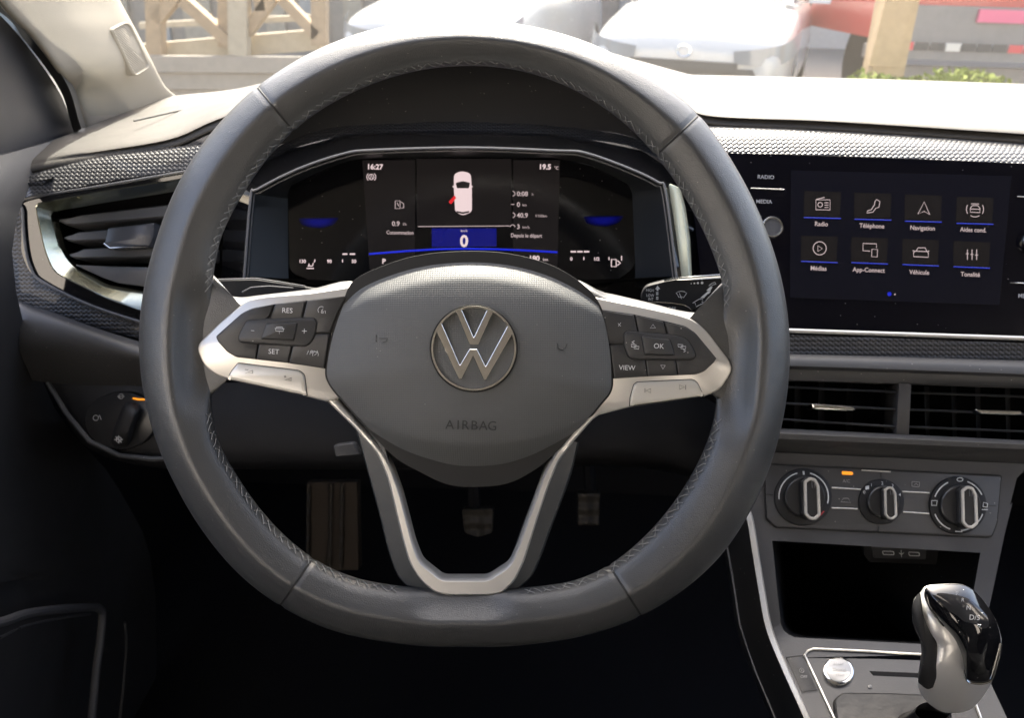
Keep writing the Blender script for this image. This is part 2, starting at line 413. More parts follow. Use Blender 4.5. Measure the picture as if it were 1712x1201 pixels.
# spoke backs (leather / plastic behind the silver trim)
dS = .4705
def z5(p): return Z(300, 420, 4.619, p)
def z6(p): return Z(960, 420, 4.29, p)
def z7(p): return Z(460, 640, 2.253, p)
hs_ = lambda x, y, q: dS + .0025 + .012 * q ** 9
b = MB(); b.dome([tuple(v) for v in crom([Vector(p) for p in [(300,450),(335,448),(354,456),(361,474),(376,490),(400,497),(440,493),(516,484),(600,474),(640,560),(600,640),(520,660),(440,645),(370,636),(352,650),(335,680),(300,680),(290,560)]], 5, closed=True)], (450, 565), hs_, back=.02, rings=16); b.build('spoke_back', M_leather, wheel, ang=70)
b = MB(); b.dome([tuple(v) for v in crom([Vector(p) for p in [(950,480),(1010,489),(1080,505),(1135,519),(1170,522),(1196,508),(1208,486),(1216,462),(1240,450),(1262,470),(1268,560),(1262,690),(1225,692),(1206,668),(1180,660),(1060,672),(950,670)]], 5, closed=True)], (1110, 580), hs_, back=.02, rings=16); b.build('spoke_back', M_leather, wheel, ang=70)
# dark lower spoke sides
b = MB()
L = crom([(606,700),(628,780),(650,860),(668,930),(690,975),(745,1005)], 4); Rr = crom([(950,740),(935,800),(905,880),(885,935),(868,968),(824,1005)], 4)
b.loft([[P(p.x - 16, p.y, dS + .02) for i, p in enumerate(L)], [P(p.x - 14, p.y, dS + .005) for p in L], [P(p.x + 22, p.y - 6, dS) for p in L], [P(p.x + 30, p.y - 6, dS + .02) for p in L]], n=24)
lsm = mat('spoke_grey', (.045, .048, .05), .4, bump=.2, bscale=900); b.build('lower_spoke', lsm, wheel); b = MB()
b.loft([[P(p.x + 18, p.y, dS + .02) for p in Rr], [P(p.x + 15, p.y, dS + .005) for p in Rr], [P(p.x - 20, p.y - 6, dS) for p in Rr], [P(p.x - 30, p.y - 6, dS + .02) for p in Rr]], n=24)
b.build('lower_spoke', lsm, wheel)

# silver trim: left pod + right pod + lower V
silv = MB()
leftpod = rc(z5([(1345,268),(1000,320),(650,348,60),(520,375,60),(300,560,40),(122,735,60),(180,880,60),(270,955,60),(370,992),(985,1128),(1130,1165),(1400,1100),(1400,500)]), 0, 8)
silv.plate(leftpod, flat(dS), .008, bev=3.2, bevd=.0016)
rightpod = rc(z6([(115,322),(460,390),(740,450,60),(860,490,60),(960,580,40),(1152,835,70),(1050,1000,70),(935,1045),(395,1122),(180,1178),(60,1100),(60,500)]), 0, 8)
silv.plate(rightpod, flat(dS), .008, bev=3.2, bevd=.0016)
vo = z7([(150,58),(190,70),(290,168),(380,268,30),(420,360,40),(475,590,30),(503,685,30),(545,752,30),(600,796,20),(650,807,20),(815,807,20),(860,795,20),(905,752,20),(940,680,30),(990,520,30),(1035,385,30),(1070,300,30),(1130,220),(1200,140),(1245,108),(1290,98)])
vi = z7([(1290,50),(1225,70),(1150,150),(1050,268,30),(1012,340,30),(955,500,30),(905,640,30),(880,690,20),(800,742,20),(630,742,20),(550,678,20),(523,610,30),(473,415,30),(435,310,30),(395,245,30),(300,140),(222,50),(150,20)])
def openround(p): return rc([q if len(q) > 2 else (*q, 0) for q in p], 0, 6)
silv.plate(openround(vo + vi), lambda x, y: dS - .0008 + .0022 * min(1, max(0, (700 - y) / 22)), .012, bev=4.2, bevd=.0042)
silv.build('silver_trim', M_silver, wheel, ang=50)

def pods(name, polys_base, buttons, rocker, centre, label=None):
    g = MB(); g.plate(polys_base, flat(dS), .004, bev=1.5, bevd=.0008, off=.0004)
    base = g.build(name, M_gap, wheel)
    for pl in buttons:
        q = MB(); q.plate(rc(pl, 1.5, 4), flat(dS), .003, bev=2.2, bevd=.0009, off=.0018); q.build('button', M_button, base)
    q = MB(); q.plate(inset(rc(rocker, 7), -1.6), flat(dS), .003, bev=.8, bevd=.0006, off=.00195); q.build('rocker_recess', M_gap, base)
    q = MB(); q.plate(rc(rocker, 7), flat(dS), .004, bev=3.2, bevd=.0012, off=.0032); rk = q.build('rocker_switch', M_button, base)
    q = MB(); q.plate(inset(rc(centre, 3), -1.2), flat(dS), .003, bev=.5, bevd=.0003, off=.0034); q.build('button_recess', M_gap, base)
    q = MB(); q.plate(rc(centre, 3), flat(dS), .004, bev=2.0, bevd=.001, off=.0045); q.build('button', M_button, base)
    return base
PL = pods('switch_pod', rc(z5([(1298,345),(990,378),(740,407),(560,440,30),(480,480,30),(278,660,20),(300,705,20),(370,782,20),(440,822,20),(900,874),(1132,912),(1175,640),(1235,480)]), 0),
  [z5([(732,412),(560,447,8),(490,487,8),(292,660,6),(312,705),(378,778),(444,815),(594,832),(612,722),(560,700),(600,600),(700,500)]),
   z5([(745,408),(980,386),(940,540),(705,540)]), z5([(992,382),(1288,352),(1222,480),(1164,632),(1040,632),(1000,560),(955,540)]),
   z5([(622,715),(875,725),(842,864),(602,834)]), z5([(885,725),(1030,640),(1163,642),(1122,904),(852,868)])],
  z5([(550,533),(1045,516),(1068,545),(1060,620),(1030,700),(985,738),(490,706),(464,682),(478,632),(525,548)]), z5([(688,560),(922,555),(897,688),(648,680)]))
PR = pods('switch_pod', rc(z6([(188,418),(430,452),(650,500),(800,538,20),(872,588,20),(1022,770,20),(1000,803,20),(930,868,20),(870,888,20),(520,902),(278,918),(248,680)]), 0),
  [z6([(198,428),(424,458),(455,600),(400,660),(355,664),(248,664)]), z6([(436,462),(634,506),(664,620),(465,600)]),
   z6([(646,510),(800,546,8),(870,596,8),(1018,770,6),(998,800,6),(927,864,6),(866,882),(744,887),(726,770),(800,700),(672,600)]),
   z6([(510,760),(720,770),(734,887),(527,897)]), z6([(254,676),(358,676),(420,765),(502,765),(520,898),(286,912)])],
  z6([(375,574),(720,605),(790,625),(828,662),(866,748),(845,780),(425,778),(385,760),(355,680),(352,595)]), z6([(476,610),(675,635),(712,748),(500,742)]))
fl = flat(dS)
def zs5(ls): return [z5(l) for l in ls]
def zs6(ls): return [z6(l) for l in ls]
t = MB(); T = .0024
t.text('RES', *z5([(842, 460)])[0], 8.2, fl, 3, T); t.text('SET', *z5([(738, 776)])[0], 8.2, fl, 3, T)
t.strokes(zs5([[(568,615),(592,617)]]), fl, 1.0, .0035); t.strokes(zs5([[(958,618),(995,620)],[(977,600),(975,638)]]), fl, 1.0, .0035)
t.text('0/1', *z5([(1122, 472)])[0], 5, fl, 3, T)
t.strokes([circ(*z5([(1105,458)])[0], 6, a0=140, a1=300, n=10)] + zs5([[(1105,462),(1118,445)]]), fl, .8, T)
t.strokes(zs5([[(762,605),(768,590),(812,590),(820,605),(820,622),(762,620),(762,605)],[(755,600),(828,603)],[(790,625),(790,632)],[(790,636),(790,641)]]), fl, 1.0, .0048)
t.strokes([circ(*z5([(1058,800)])[0], 4.8, a0=150, a1=390, n=14)] + zs5([[(1050,805),(1068,790)],[(1015,800),(1020,780),(1050,772),(1068,785)],[(992,800),(1005,768)],[(1070,768),(1078,785)]]), fl, .9, T)
t.strokes([circ(*z5([(1030,778)])[0], 2, n=8)] , fl, .9, T)
t.text('VIEW', *z6([(375, 836)])[0], 8.0, fl, 2, T); t.text('OK', *z6([(596, 682)])[0], 8.2, fl, 3, .0048)
t.strokes(zs6([[(615,818),(648,820),(631,846),(615,818)]]), fl, 1.0, T); t.strokes(zs6([[(540,552),(560,528),(578,552),(540,552)]]), fl, .7, T)
t.strokes(zs6([[(310,520),(330,540)],[(330,515),(312,540)]]), fl, .6, T)
for cx, cy in ((430, 685), (763, 685)):
    t.strokes(zs6([[(cx-28,cy-15),(cx+8,cy-12),(cx+6,cy+5),(cx-26,cy+2),(cx-28,cy-15)],[(cx-5,cy-2),(cx+28,cy),(cx+26,cy+18),(cx-7,cy+15),(cx-5,cy-2)]]), fl, 1.0, .0035)
t.strokes(zs6([[(425,645),(408,655),(425,665)],[(775,708),(790,716),(776,725)]]), fl, 1.2, .0035)
t.build('switch_symbols', M_print, wheel, smooth=False)
for pl in (z5([(455,866,8),(925,924,20),(965,955,20),(985,1118,4),(374,990,4),(402,930,20)]), z6([(452,941,10),(850,922,20),(880,942,20),(926,1040,4),(398,1112,4),(402,1050),(428,958)])):
    q = MB(); q.plate(inset(rc(pl, 2), -1.2), fl, .003, bev=.5, bevd=.0003, off=.0003); gp = q.build('button_gap', M_gap, wheel)
    q = MB(); q.plate(rc(pl, 2), fl, .004, bev=5.5, bevd=.0014, off=.0018); q.build('media_button', M_silver2, gp)
t = MB()
t.strokes(zs5([[(516,944),(575,944),(575,922),(516,944)],[(516,915),(540,917)],[(820,998),(873,1000),(873,978),(820,998)],[(815,968),(832,970)],[(824,960),(823,978)]]), fl, .8, .0022)
t.strokes(zs6([[(503,984),(503,1014)],[(510,1000),(544,986),(544,1016),(510,1000)],[(750,960),(750,992),(785,976),(750,960)],[(794,960),(794,994)]]), fl, .8, .0022)
t.build('media_symbols', M_printd, wheel, smooth=False)

# airbag cover
HUBO = [(576,506),(595,470),(650,444),(705,429),(774,423),(851,427),(925,448),(980,484),(1005,521),(1018,575),(1022,625),(1020,653),(1003,676),(968,717),(925,757),(892,784),(848,806),(796,812),(750,808),(705,788),(661,762),(613,713),(577,673),(551,640),(547,612),(558,557)]
hub2 = [tuple(v) for v in crom([Vector(p) for p in HUBO], 5, closed=True)]
def hubd(x, y, q):
    h = .0125 * (1 - q ** 3.2) + .004 * (1 - q)
    yc = 746 - ((x - 793) / 210) ** 2 * 52
    s_ = y - yc
    if s_ > 0: h -= s_ * .00024
    yt = 468 + ((x - 785) / 210) ** 2 * 55
    if y < yt: h -= (yt - y) ** 1.3 * .00007
    return dS - .0025 - h
hb = MB(); hb.dome(hub2, (790, 610), hubd, back=.03, rings=34)
hub_o = hb.build('airbag_cover', M_hub, wheel, ang=50)
g = MB(); g.plate(inset(hub2, -3), flat(dS), .004, bev=.5, bevd=.0003, off=.0003); g.build('cover_gap', M_gap, hub_o)
def hubfn(x, y):
    # depth of the cover by casting toward its centre
    best = 1e9; c = (790, 610); a = math.atan2(y - c[1], x - c[0]); rr = math.hypot(x - c[0], y - c[1])
    for p in hub2:
        e = abs((math.atan2(p[1] - c[1], p[0] - c[0]) - a + math.pi) % (2 * math.pi) - math.pi)
        if e < best: best = e; R_ = math.hypot(p[0] - c[0], p[1] - c[1])
    return hubd(x, y, min(1, rr / R_))
hc = hubfn(792, 583)
ef = flat(hc - .0003)
e = MB()
EC = (792.2, 582.8)
e.ringplate(circ(*EC, 72.4, 72), circ(*EC, 66.2, 72), ef, .004, bev=1.6, bevd=.0012, off=.0012)
def ze(p): return Z(700, 490, 4.806, p)
e.plate(rc(ze([(300,150),(345,132),(443,358),(550,135),(600,155),(482,418),(408,418)]), 1, 3), ef, .004, bev=.9, bevd=.0006, off=.0011)
e.plate(rc(ze([(138,292),(185,242),(332,580),(410,450),(470,450),(538,590),(718,258),(758,320),(742,352),(542,700),(522,700),(438,508),(347,695),(322,695),(148,325)]), 1, 3), ef, .004, bev=.9, bevd=.0006, off=.0011)
e.build('emblem', M_emblem, hub_o, ang=30)
e = MB(); e.ringplate(circ(*EC, 73.8, 72), circ(*EC, 72.2, 72), ef, .003, bev=.2, bevd=.0001, off=.0002); e.build('emblem_groove', M_gap, hub_o)
t = MB(); x = 750
for ch, xx in zip('AIRBAG', (752, 766, 778, 793, 808, 823)):
    t.text(ch, xx, 711 - (787 - xx) * .03, 15.5, flat(hubfn(xx, 711) - .0002), 1.8, .0, .0004)
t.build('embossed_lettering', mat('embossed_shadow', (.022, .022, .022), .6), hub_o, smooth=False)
t = MB(); fh = lambda x, y: hubfn(x, y) - .0002
for L_ in ([[(629,560),(629,572)],[(634,566),(648,566),(646,571),(640,573)]], [[(932,574),(933,583),(940,586),(946,581),(948,575)]]):
    t = MB(); t.strokes(L_, fh, .9, .0001); t.build('horn_mark', M_seam, hub_o, smooth=False)

# ================================================================== COLUMN, STALKS
col_o = thing('steering_column', P(790, 600, .60), 'black plastic steering column cover behind the wheel', 'steering column')
b = MB()
b.loft([[(540,484,.62),(640,482,.60),(780,480,.59),(920,482,.60),(1010,488,.62)], [(560,496,.57),(640,492,.555),(780,490,.55),(920,492,.555),(1000,500,.57)],
        [(560,560,.55),(640,560,.54),(780,560,.535),(920,560,.54),(1010,560,.55)], [(600,720,.56),(660,735,.55),(780,745,.545),(900,740,.55),(960,730,.56)], [(610,740,.72),(660,750,.72),(780,760,.72),(900,750,.72),(950,740,.72)]], n=30, rsub=3)
b.build('column_cover', M_dark, col_o)
b = MB(); b.tube([P(785, 600, .50), P(785, 585, .60)], .05, seg=24); b.build('column_shaft', M_vdark, col_o)
def zw(p): return Z(1040, 440, 8.56, p)
wf = plane((1080, 480, .565), (1215, 480, .555), (1080, 530, .568))
wst = thing('wiper_stalk', P(1140, 495, .57), 'black wiper stalk with white wiper symbols behind right spoke', 'stalk')
q = MB(); q.plate(rc(zw([(262,440,60),(330,320,80),(620,245,60),(800,215),(1700,180),(1900,500),(1700,700),(1300,700,100),(1010,680,40),(270,570,60)]), 0), wf, .014, bev=2.5, bevd=.0025); q.build('stalk_body', M_dark, wst)
q = MB(); q.tube([P(*zw([p])[0], wf(*zw([p])[0]) - .0006) for p in ((600,250),(780,215),(1100,190),(1470,165))], .0007, seg=8)
q.tube([P(*zw([p])[0], wf(*zw([p])[0]) - .001) for p in ((780,245),(1100,232),(1470,212))], .0005, seg=8); q.build('bright_edge', M_chrome, wst)
q = MB(); q.plate(rc(zw([(300,566,20),(640,560,60),(900,595,60),(1010,680),(900,760),(300,760)]), 0), wf, .004, bev=1.2, bevd=.001, off=.003); ring = q.build('rotary_ring', M_dark, wst)
q = MB(); q.tube([P(*zw([p])[0], wf(*zw([p])[0]) - .0032) for p in ((320,568),(500,560),(700,570),(880,600),(950,630),(1005,685))], .0004, seg=6); q.build('ring_edge', M_chrome, ring)
t = MB()
t.text('HIGH', *zw([(400,388)])[0], 4.8, wf, 3, .0004, sx=.8); t.text('LOW', *zw([(402,460)])[0], 4.8, wf, 3, .0004, sx=.8); t.text('INT', *zw([(412,515)])[0], 4.8, wf, 3, .0004, sx=.8)
t.text('OFF', *zw([(1355,475)])[0], 5.2, wf, -3, .0004); t.text('OFF', *zw([(715,645)])[0], 5.2, wf, 2, .0036)
t.plate(zw([(508,320),(545,372),(520,372),(520,395),(495,395),(495,372),(476,372)])[::1], wf, .0003, bev=0, off=.0006)
for yy in (415, 440, 480, 505): t.plate(zw([(488,yy),(520,yy),(518,yy+16),(486,yy+16)]), wf, .0003, bev=0, off=.0006)
t.strokes([zw(p) for p in ([(775,425),(810,408),(850,402),(890,408),(925,430),(880,495),(850,480),(815,490),(775,425)],[(820,430),(850,510)],
    [(1010,570),(1105,515),(1160,520),(1140,555),(1195,555),(1060,625),(1045,570),(1010,570)],[(1240,325),(1290,285),(1330,275),(1345,300),(1300,310),(1280,325),(1240,325)],
    [(1500,400),(1375,410),(1370,360),(1500,350)],[(1235,565),(1265,545),(1330,548),(1360,565),(1320,610),(1280,600),(1235,565)],[(1250,530),(1270,515),(1320,520),(1335,540)],[(1290,545),(1300,625)],[(1460,270),(1450,310),(1460,328),(1480,330)],
    [(1420,410),(1440,440)],[(1450,410),(1450,440)])], wf, .9, .0005)
for a_ in ((1120,500,1190,430,14), (1190,440,1225,400,10), (1210,395,1250,340,9)): t.plate([*zw([(a_[0]-4,a_[1]),(a_[0]+52,a_[1]),(a_[2]+46,a_[3]),(a_[2]+8,a_[3])])], wf, .0003, bev=0, off=.0006)
for i, xx in enumerate((990, 1035, 1085, 1145)): t.plate(circ(*zw([(xx, 293 - i * 4)])[0], 1.0 + i * .45, 10), wf, .0003, bev=0, off=.0006)
t.build('stalk_symbols', M_print, wst, smooth=False)
ind = thing('indicator_stalk', P(450, 482, .57), 'black indicator stalk behind left spoke', 'stalk')
q = MB(); q.plate(rc([(330,468,4),(430,466,10),(470,472,10),(520,480),(570,486),(570,510),(330,510)], 0), plane((330,470,.56),(570,470,.575),(330,510,.56)), .014, bev=2.5, bevd=.002); q.build('stalk_body', M_dark, ind)
q = MB(); q.tube([(350,468,.557),(430,466,.56),(468,472,.562),(510,479,.565)], .0006); q.build('bright_edge', M_frame, ind); q = MB(); q.tube([(405,489,.55),(420,481,.55),(450,479,.553),(490,482,.556)], .0006); q.build('bright_edge', M_frame, ind)

# ================================================================== DASHBOARD
DZ = 1.13
dash = thing('dashboard', onZ(900, 230, .9), 'soft grey dashboard with sunlit top and diamond pattern trim', 'dashboard')
back = [onZ(x, y, 1.095) for x, y in ((120,222),(230,180),(291,160))] + [onZ(430, 150, 1.11)] + [onZ(x, y, DZ) for x, y in ((600,140),(775,128),(950,124),(1090,124),(1300,128),(1500,133),(1712,140),(2100,152))]
edge = [(20,281,.70),(90,268,.70),(160,257,.70),(283,235,.695),(354,206,.69),(430,178,.685),(500,142,.685),(600,100,.685),(775,74,.685),(950,98,.685),(1060,140,.685),(1130,176,.69),(1180,194,.695),(1250,200,.695),(1400,206,.69),(1712,226,.68),(2100,252,.66)]
def sh(row, dy, dd, dx=0): return [(x + dx, y + dy, d + dd) for x, y, d in row]
midb = [onZ(x, y, DZ + .004) for x, y in ((-20,256),(60,240),(150,225),(300,195),(440,160),(600,115),(775,92),(950,112),(1100,140),(1300,156),(1500,163),(1712,172),(2100,190))]
b = MB()
E2 = [P(*p) for p in edge]
lo = .012
b.loft([back, [v.lerp(w_, .5) + Vector((0, 0, .004 + .02 * math.exp(-((i / 59 - .42) / .18) ** 2))) for i, (v, w_) in enumerate(zip(resample(crom(back, 8), 60), resample(crom(E2, 8), 60)))],
        [p + Vector((0, .012, .004)) for p in E2], E2, [P(*p) for p in sh(edge, 5, -.0025)], [P(*p) for p in sh(edge, 11, -.003)], [P(*p) for p in sh(edge, 15, .000)], [P(*p) for p in sh(edge, 17, .012)], [P(*p) for p in sh(edge, 12, .06)]], n=110, rsub=4)
b.build('upper_pad', M_pad, dash, ang=80)
# seam line on the left of the pad
b = MB(); b.tube([onZ(x, y, 1.111) for x, y in ((224,202),(260,194),(300,185),(353,175))], .0008); b.build('pad_joint', M_seam, dash)
# centre: recessed face under the hood
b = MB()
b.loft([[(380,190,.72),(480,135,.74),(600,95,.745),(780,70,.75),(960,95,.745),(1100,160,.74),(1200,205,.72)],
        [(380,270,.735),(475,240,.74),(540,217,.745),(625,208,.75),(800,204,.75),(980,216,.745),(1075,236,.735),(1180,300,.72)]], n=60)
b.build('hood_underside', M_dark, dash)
b = MB()
b.loft([[(360,320,.70),(420,270,.725),(475,240,.735),(540,217,.74),(625,208,.745),(800,204,.745),(980,216,.74),(1075,236,.73),(1160,290,.71)],
        [(365,332,.69),(425,282,.715),(480,253,.725),(540,234,.73),(625,224,.735),(800,221,.735),(980,233,.73),(1075,252,.72),(1160,306,.70)]], n=80)
# left of the wheel: patterned strip along the top and round the vent
b.loft([[(-60,308,.705),(18,297,.70),(156,265,.697),(334,239,.69),(420,215,.69)], [(-60,313,.70),(18,302,.692),(156,274,.689),(334,246,.682),(420,222,.682)],
        [(-60,348,.69),(35,331,.684),(170,305,.683),(308,283,.68),(420,262,.68)]], n=60)
zb = lambda p: Z(0, 260, 3.533, p)
vf = plane((20, 320, .688), (300, 320, .676), (20, 520, .70))
b.plate(rc(zb([(20,180,20),(300,130),(130,260,20),(125,560,60),(170,680,60),(245,755,40),(830,985),(1000,1040),(1000,1150),(810,1088),(400,980),(75,850,20),(48,600)]), 0), vf, .02, bev=1.5, bevd=.001, off=-.001)
# right of the wheel
b.loft([[(1120,208,.69),(1200,211,.69),(1400,219,.685),(1712,240,.675),(2100,268,.66)], [(1120,225,.668),(1230,230,.668),(1400,236,.663),(1712,256,.655),(2100,284,.64)], [(1120,254,.662),(1235,256,.662),(1400,260,.657),(1712,274,.648),(2100,300,.635)]], n=60)
b.loft([[(1180,557,.645),(1320,560,.645),(1712,574,.635),(2100,590,.62)], [(1180,592,.645),(1320,592,.645),(1712,604,.636),(2100,618,.62)]], n=40)
b.build('patterned_trim', M_scale, dash, ang=60)
# bright strip below the screen, grey roll, vent surround
b = MB(); b.tube([P(1180, 549, .64), P(1320, 553, .64), P(1712, 566, .63), P(2100, 582, .61)], .0018, seg=10); b.build('silver_strip', M_silver, dash)
b = MB()
b.loft([[(1222,592,.648),(1320,592,.648),(1712,603,.638),(2100,616,.62)], [(1222,594,.63),(1320,594,.63),(1712,606,.621),(2100,622,.605)], [(1222,612,.625),(1320,612,.625),(1712,626,.616),(2100,642,.60)], [(1222,618,.632),(1320,618,.632),(1712,631,.622),(2100,648,.61)],
        [(1222,634,.634),(1320,636,.634),(1712,648,.625),(2100,662,.61)], [(1222,636,.66),(1320,638,.66),(1712,650,.65),(2100,664,.63)]], n=40, rsub=2)
b.loft([[(1222,712,.66),(1300,716,.66),(1712,738,.65),(2100,756,.63)], [(1222,713,.628),(1300,717,.628),(1712,737,.618),(2100,756,.60)], [(1222,730,.624),(1300,734,.624),(1712,752,.614),(2100,772,.60)], [(1222,738,.635),(1300,742,.635),(1712,760,.625),(2100,780,.61)], [(1222,752,.645),(1300,756,.645),(1712,776,.635),(2100,792,.62)], [(1222,780,.66),(1300,780,.66),(1712,792,.65),(2100,810,.63)]], n=40, rsub=2)
b.plate(rc(Z(1240,560,3.532,[(928,285,3),(1004,288,3),(988,600,3),(912,598,3)]), 0), plane((1500,640,.630),(1520,640,.629),(1500,730,.624)), .03, bev=1, bevd=.001)
b.build('centre_panel', M_dash, dash, ang=50)
# left lower padded panel and knee panel
b = MB()
b.loft([[(-60,480,.74),(21,497,.71),(70,515,.70),(150,545,.69),(235,572,.68),(330,600,.68)], [(-60,500,.72),(21,512,.69),(70,530,.685),(150,558,.675),(235,585,.67),(330,612,.67)],
        [(-60,570,.71),(25,575,.685),(80,582,.68),(150,592,.675),(235,604,.67),(330,618,.67)], [(-60,625,.74),(25,632,.72),(80,640,.71),(150,645,.70),(235,646,.70),(330,650,.70)]], n=40, rsub=5)
b.build('lower_pad', M_dash, dash)
b = MB()
b.loft([[(60,620,.73),(120,640,.715),(250,645,.71),(400,640,.71),(700,640,.72),(1100,640,.72),(1330,760,.70)],
        [(90,660,.72),(140,700,.70),(260,700,.69),(420,700,.70),(700,700,.71),(1100,700,.71),(1330,790,.70)],
        [(110,690,.72),(150,740,.70),(255,768,.69),(420,770,.70),(700,770,.71),(1100,770,.71),(1330,850,.70)],
        [(110,700,.74),(150,752,.73),(255,782,.72),(420,785,.73),(700,785,.74),(1100,785,.74),(1330,880,.70)],
        [(120,705,.85),(150,750,.85),(255,780,.85),(420,780,.86),(700,785,.86),(1100,785,.86),(1330,880,.86)]], n=50, rsub=3)
b.build('knee_panel', mat('knee_plastic', (.008, .008, .009), .6, spec=.25, bump=.3, bscale=900), dash)
b = MB(); b.tube([(80,640,.705),(110,690,.70),(150,738,.692),(200,762,.685),(255,768,.682),(330,766,.685)], .0022, seg=8); b.build('knee_panel_edge', M_dash, dash)

# ---- instrument cluster
cl = thing('instrument_cluster', P(780, 470, .70), 'lit digital instrument display behind the steering wheel', 'instrument display')
fr = [(405,480,.655),(408,465,.655),(419,330,.655),(430,317,.655),(500,282,.655),(575,257,.655),(625,251,.655),(780,247,.655),(930,252,.655),(980,256,.655),(1055,283,.655),(1100,305,.655),(1113,322,.655),(1131,465,.655),(1132,480,.655)]
dp = [(483,480,.70),(482,452,.70),(481,322,.70),(487,310,.70),(545,282,.70),(590,267,.70),(630,264,.70),(780,263,.70),(925,264,.70),(985,275,.70),(1030,297,.70),(1050,308,.70),(1057,322,.70),(1062,440,.70),(1062,480,.70)]
b = MB()
fr = [tuple(v) for v in crom([Vector(p) for p in fr], 4)]; frp = [P(*p) for p in fr]; b.tube(frp, .0011, seg=8)
b.tube([P(x + (5 if x < 780 else -5), y + 5, .66) for x, y, d in fr], .0007, seg=8); fro = b.build('bezel_frame', M_frame, cl)
b = MB(); b.loft([[(x, y, d) for x, y, d in fr], [(x + (8 if x < 780 else -8), y + 8, .67) for x, y, d in fr], dp], n=120, smooth=False); b.build('inner_cowl', mat('cowl_black', (.02, .022, .024), .45), cl)
b = MB(); b.loft([[(370,480,.70),(372,420,.70),(376,330,.71),(400,290,.72),(480,251,.725),(575,226,.73),(625,221,.733),(780,219,.733),(930,224,.73),(1000,236,.725),(1075,252,.715),(1130,290,.70),(1180,340,.69),(1230,440,.68),(1240,480,.68)], fr], n=120, smooth=False); b.build('gloss_surround', M_gloss, cl, ang=60)
b = MB(); b.plate(rc([(481,318,8),(545,281,20),(600,264,20),(780,262),(935,264,20),(1000,280,20),(1056,312,10),(1064,445,18),(1010,485),(790,490),(560,485),(484,455,14)], 0), flat(.70), .004, bev=0); scr = b.build('display_panel', M_glassd, cl)
cf = flat(.70); b = MB(); b.loft([[(400,462,.66),(600,470,.66),(900,470,.66),(1140,462,.66)],[(470,470,.70),(600,478,.70),(900,478,.70),(1070,470,.70)]], n=20); b.build('lower_cowl', M_dark, cl)
b = MB(); b.plate([(697,266),(855,266),(855,378),(697,380)], cf, .0003, bev=0, off=.0004); b.plate([(606,268),(694,268),(694,450),(618,450)], cf, .0003, bev=0, off=.0004); b.plate([(858,268),(936,268),(932,450),(858,450)], cf, .0003, bev=0, off=.0004)
b.build('display_field', M_tile, scr)
t = MB()
for args in (('16:27',627,279,8.5),('19.5',911,279,8.5),('P',642,437,8),('180',893,432,8.5),('0',776,403,19)): t.text(*args, cf, 1, .0008, bold=.03)
t.text('°C', 930, 281, 5, cf, 1, .0008); t.text('km', 912, 434, 5, cf, 1, .0008); t.text('km/h', 776, 386, 4, cf, 1, .0008)
for s_, x, y in (('130',506,437),('90',551,437),('50',592,437),('0',955,433),('1/2',997,433)): t.text(s_, x, y, 5.5, cf, 1, .0008, bold=.03)
for x0, x1, y in ((573,581,425),(585,594,425),(954,963,421),(965,974,421),(976,985,421)): t.strokes([[(x0, y), (x1, y)]], cf, 2.6, .0008)
t.strokes([[(527,434),(526,439)],[(573,434),(573,439)],[(976,430),(976,435)],[(1018,430),(1018,435)],[(1039,428),(1039,436)]], cf, 1.6, .0008)
t.strokes([[(513,449),(525,449)],[(515,445),(523,445),(524,440)],[(517,445),(517,441)],[(1022,446),(1022,434),(1030,434),(1030,446),(1022,446)],[(1032,436),(1037,440),(1032,444)],[(870,436),(878,436)],[(872,430),(876,430),(876,440)]], cf, 1.8, .0008)
t.strokes([loop(circ(621,296,4.5,12)), circ(621,296,7.5,a0=130,a1=230,n=6), circ(621,296,7.5,a0=-50,a1=50,n=6), [(619,299),(621,292),(623,299)]], cf, 1.1, .0008)
t.build('display_text', M_etext, scr, smooth=False)
t = MB()
t.text('0.9', 662, 374, 7.6, cf, 1, .0008, bold=.02); t.text('l/h', 677, 375, 4.5, cf, 1, .0008); t.text('Consommation', 669, 389, 6.2, cf, 1, .0008, sx=.82, bold=.015)
for s_, u, x, y in (('0:08','h',864,324),('0','km',864,342),('40.9','l/100km',864,360),('3','km/h',864,379)):
    t.text(s_, x, y, 7.6, cf, 1, .0008, align='LEFT', bold=.02); t.text(u, x + 3 + 6.3 * len(s_.replace(':', '')) + (3 if ':' in s_ or '.' in s_ else 0), y + 1, 4.2, cf, 1, .0008, align='LEFT')
t.text('Depuis le départ', 880, 394, 6.4, cf, 1, .0008, sx=.85, bold=.015)
t.strokes([loop([(661,349),(661,336),(669,336),(669,349)]),[(671,338),(675,341),(675,348),(671,348)],[(664,339),(667,345)], circ(857,324,4,a0=-90,a1=90,n=8),[(854,342),(860,342)],circ(857,360,4,a0=-90,a1=90,n=8),circ(857,380,4,a0=180,a1=360,n=8),[(699,379),(852,378)]], cf, 1.2, .0008)
t.build('display_dim_text', M_etext2, scr, smooth=False)
b = MB(); b.plate([(722,382),(830,382),(830,412),(722,413)], cf, .0003, bev=0, off=.0005); b.build('speed_band', M_eblue2, scr)
b = MB(); b.strokes([[(617,425),(680,420),(730,417),(776,416),(830,417),(880,419),(932,422)]], cf, 3.2, .0007); b.build('blue_line', M_eblue, scr)
for gx, gy in ((533, 371), (1009, 368)):
    for k in range(5):
        q = 1 - k * .14; b = MB(); b.plate([(gx + x * q, gy + y * q) for x, y in rc([(-34, -6, 4), (34, -7, 4), (26, 5, 5), (6, 11, 6), (-14, 10, 6), (-29, 5, 4)])], cf, .0003, bev=0, off=.0004 + k * .00005); b.build('blue_dial_glow', M_glow[k], scr)
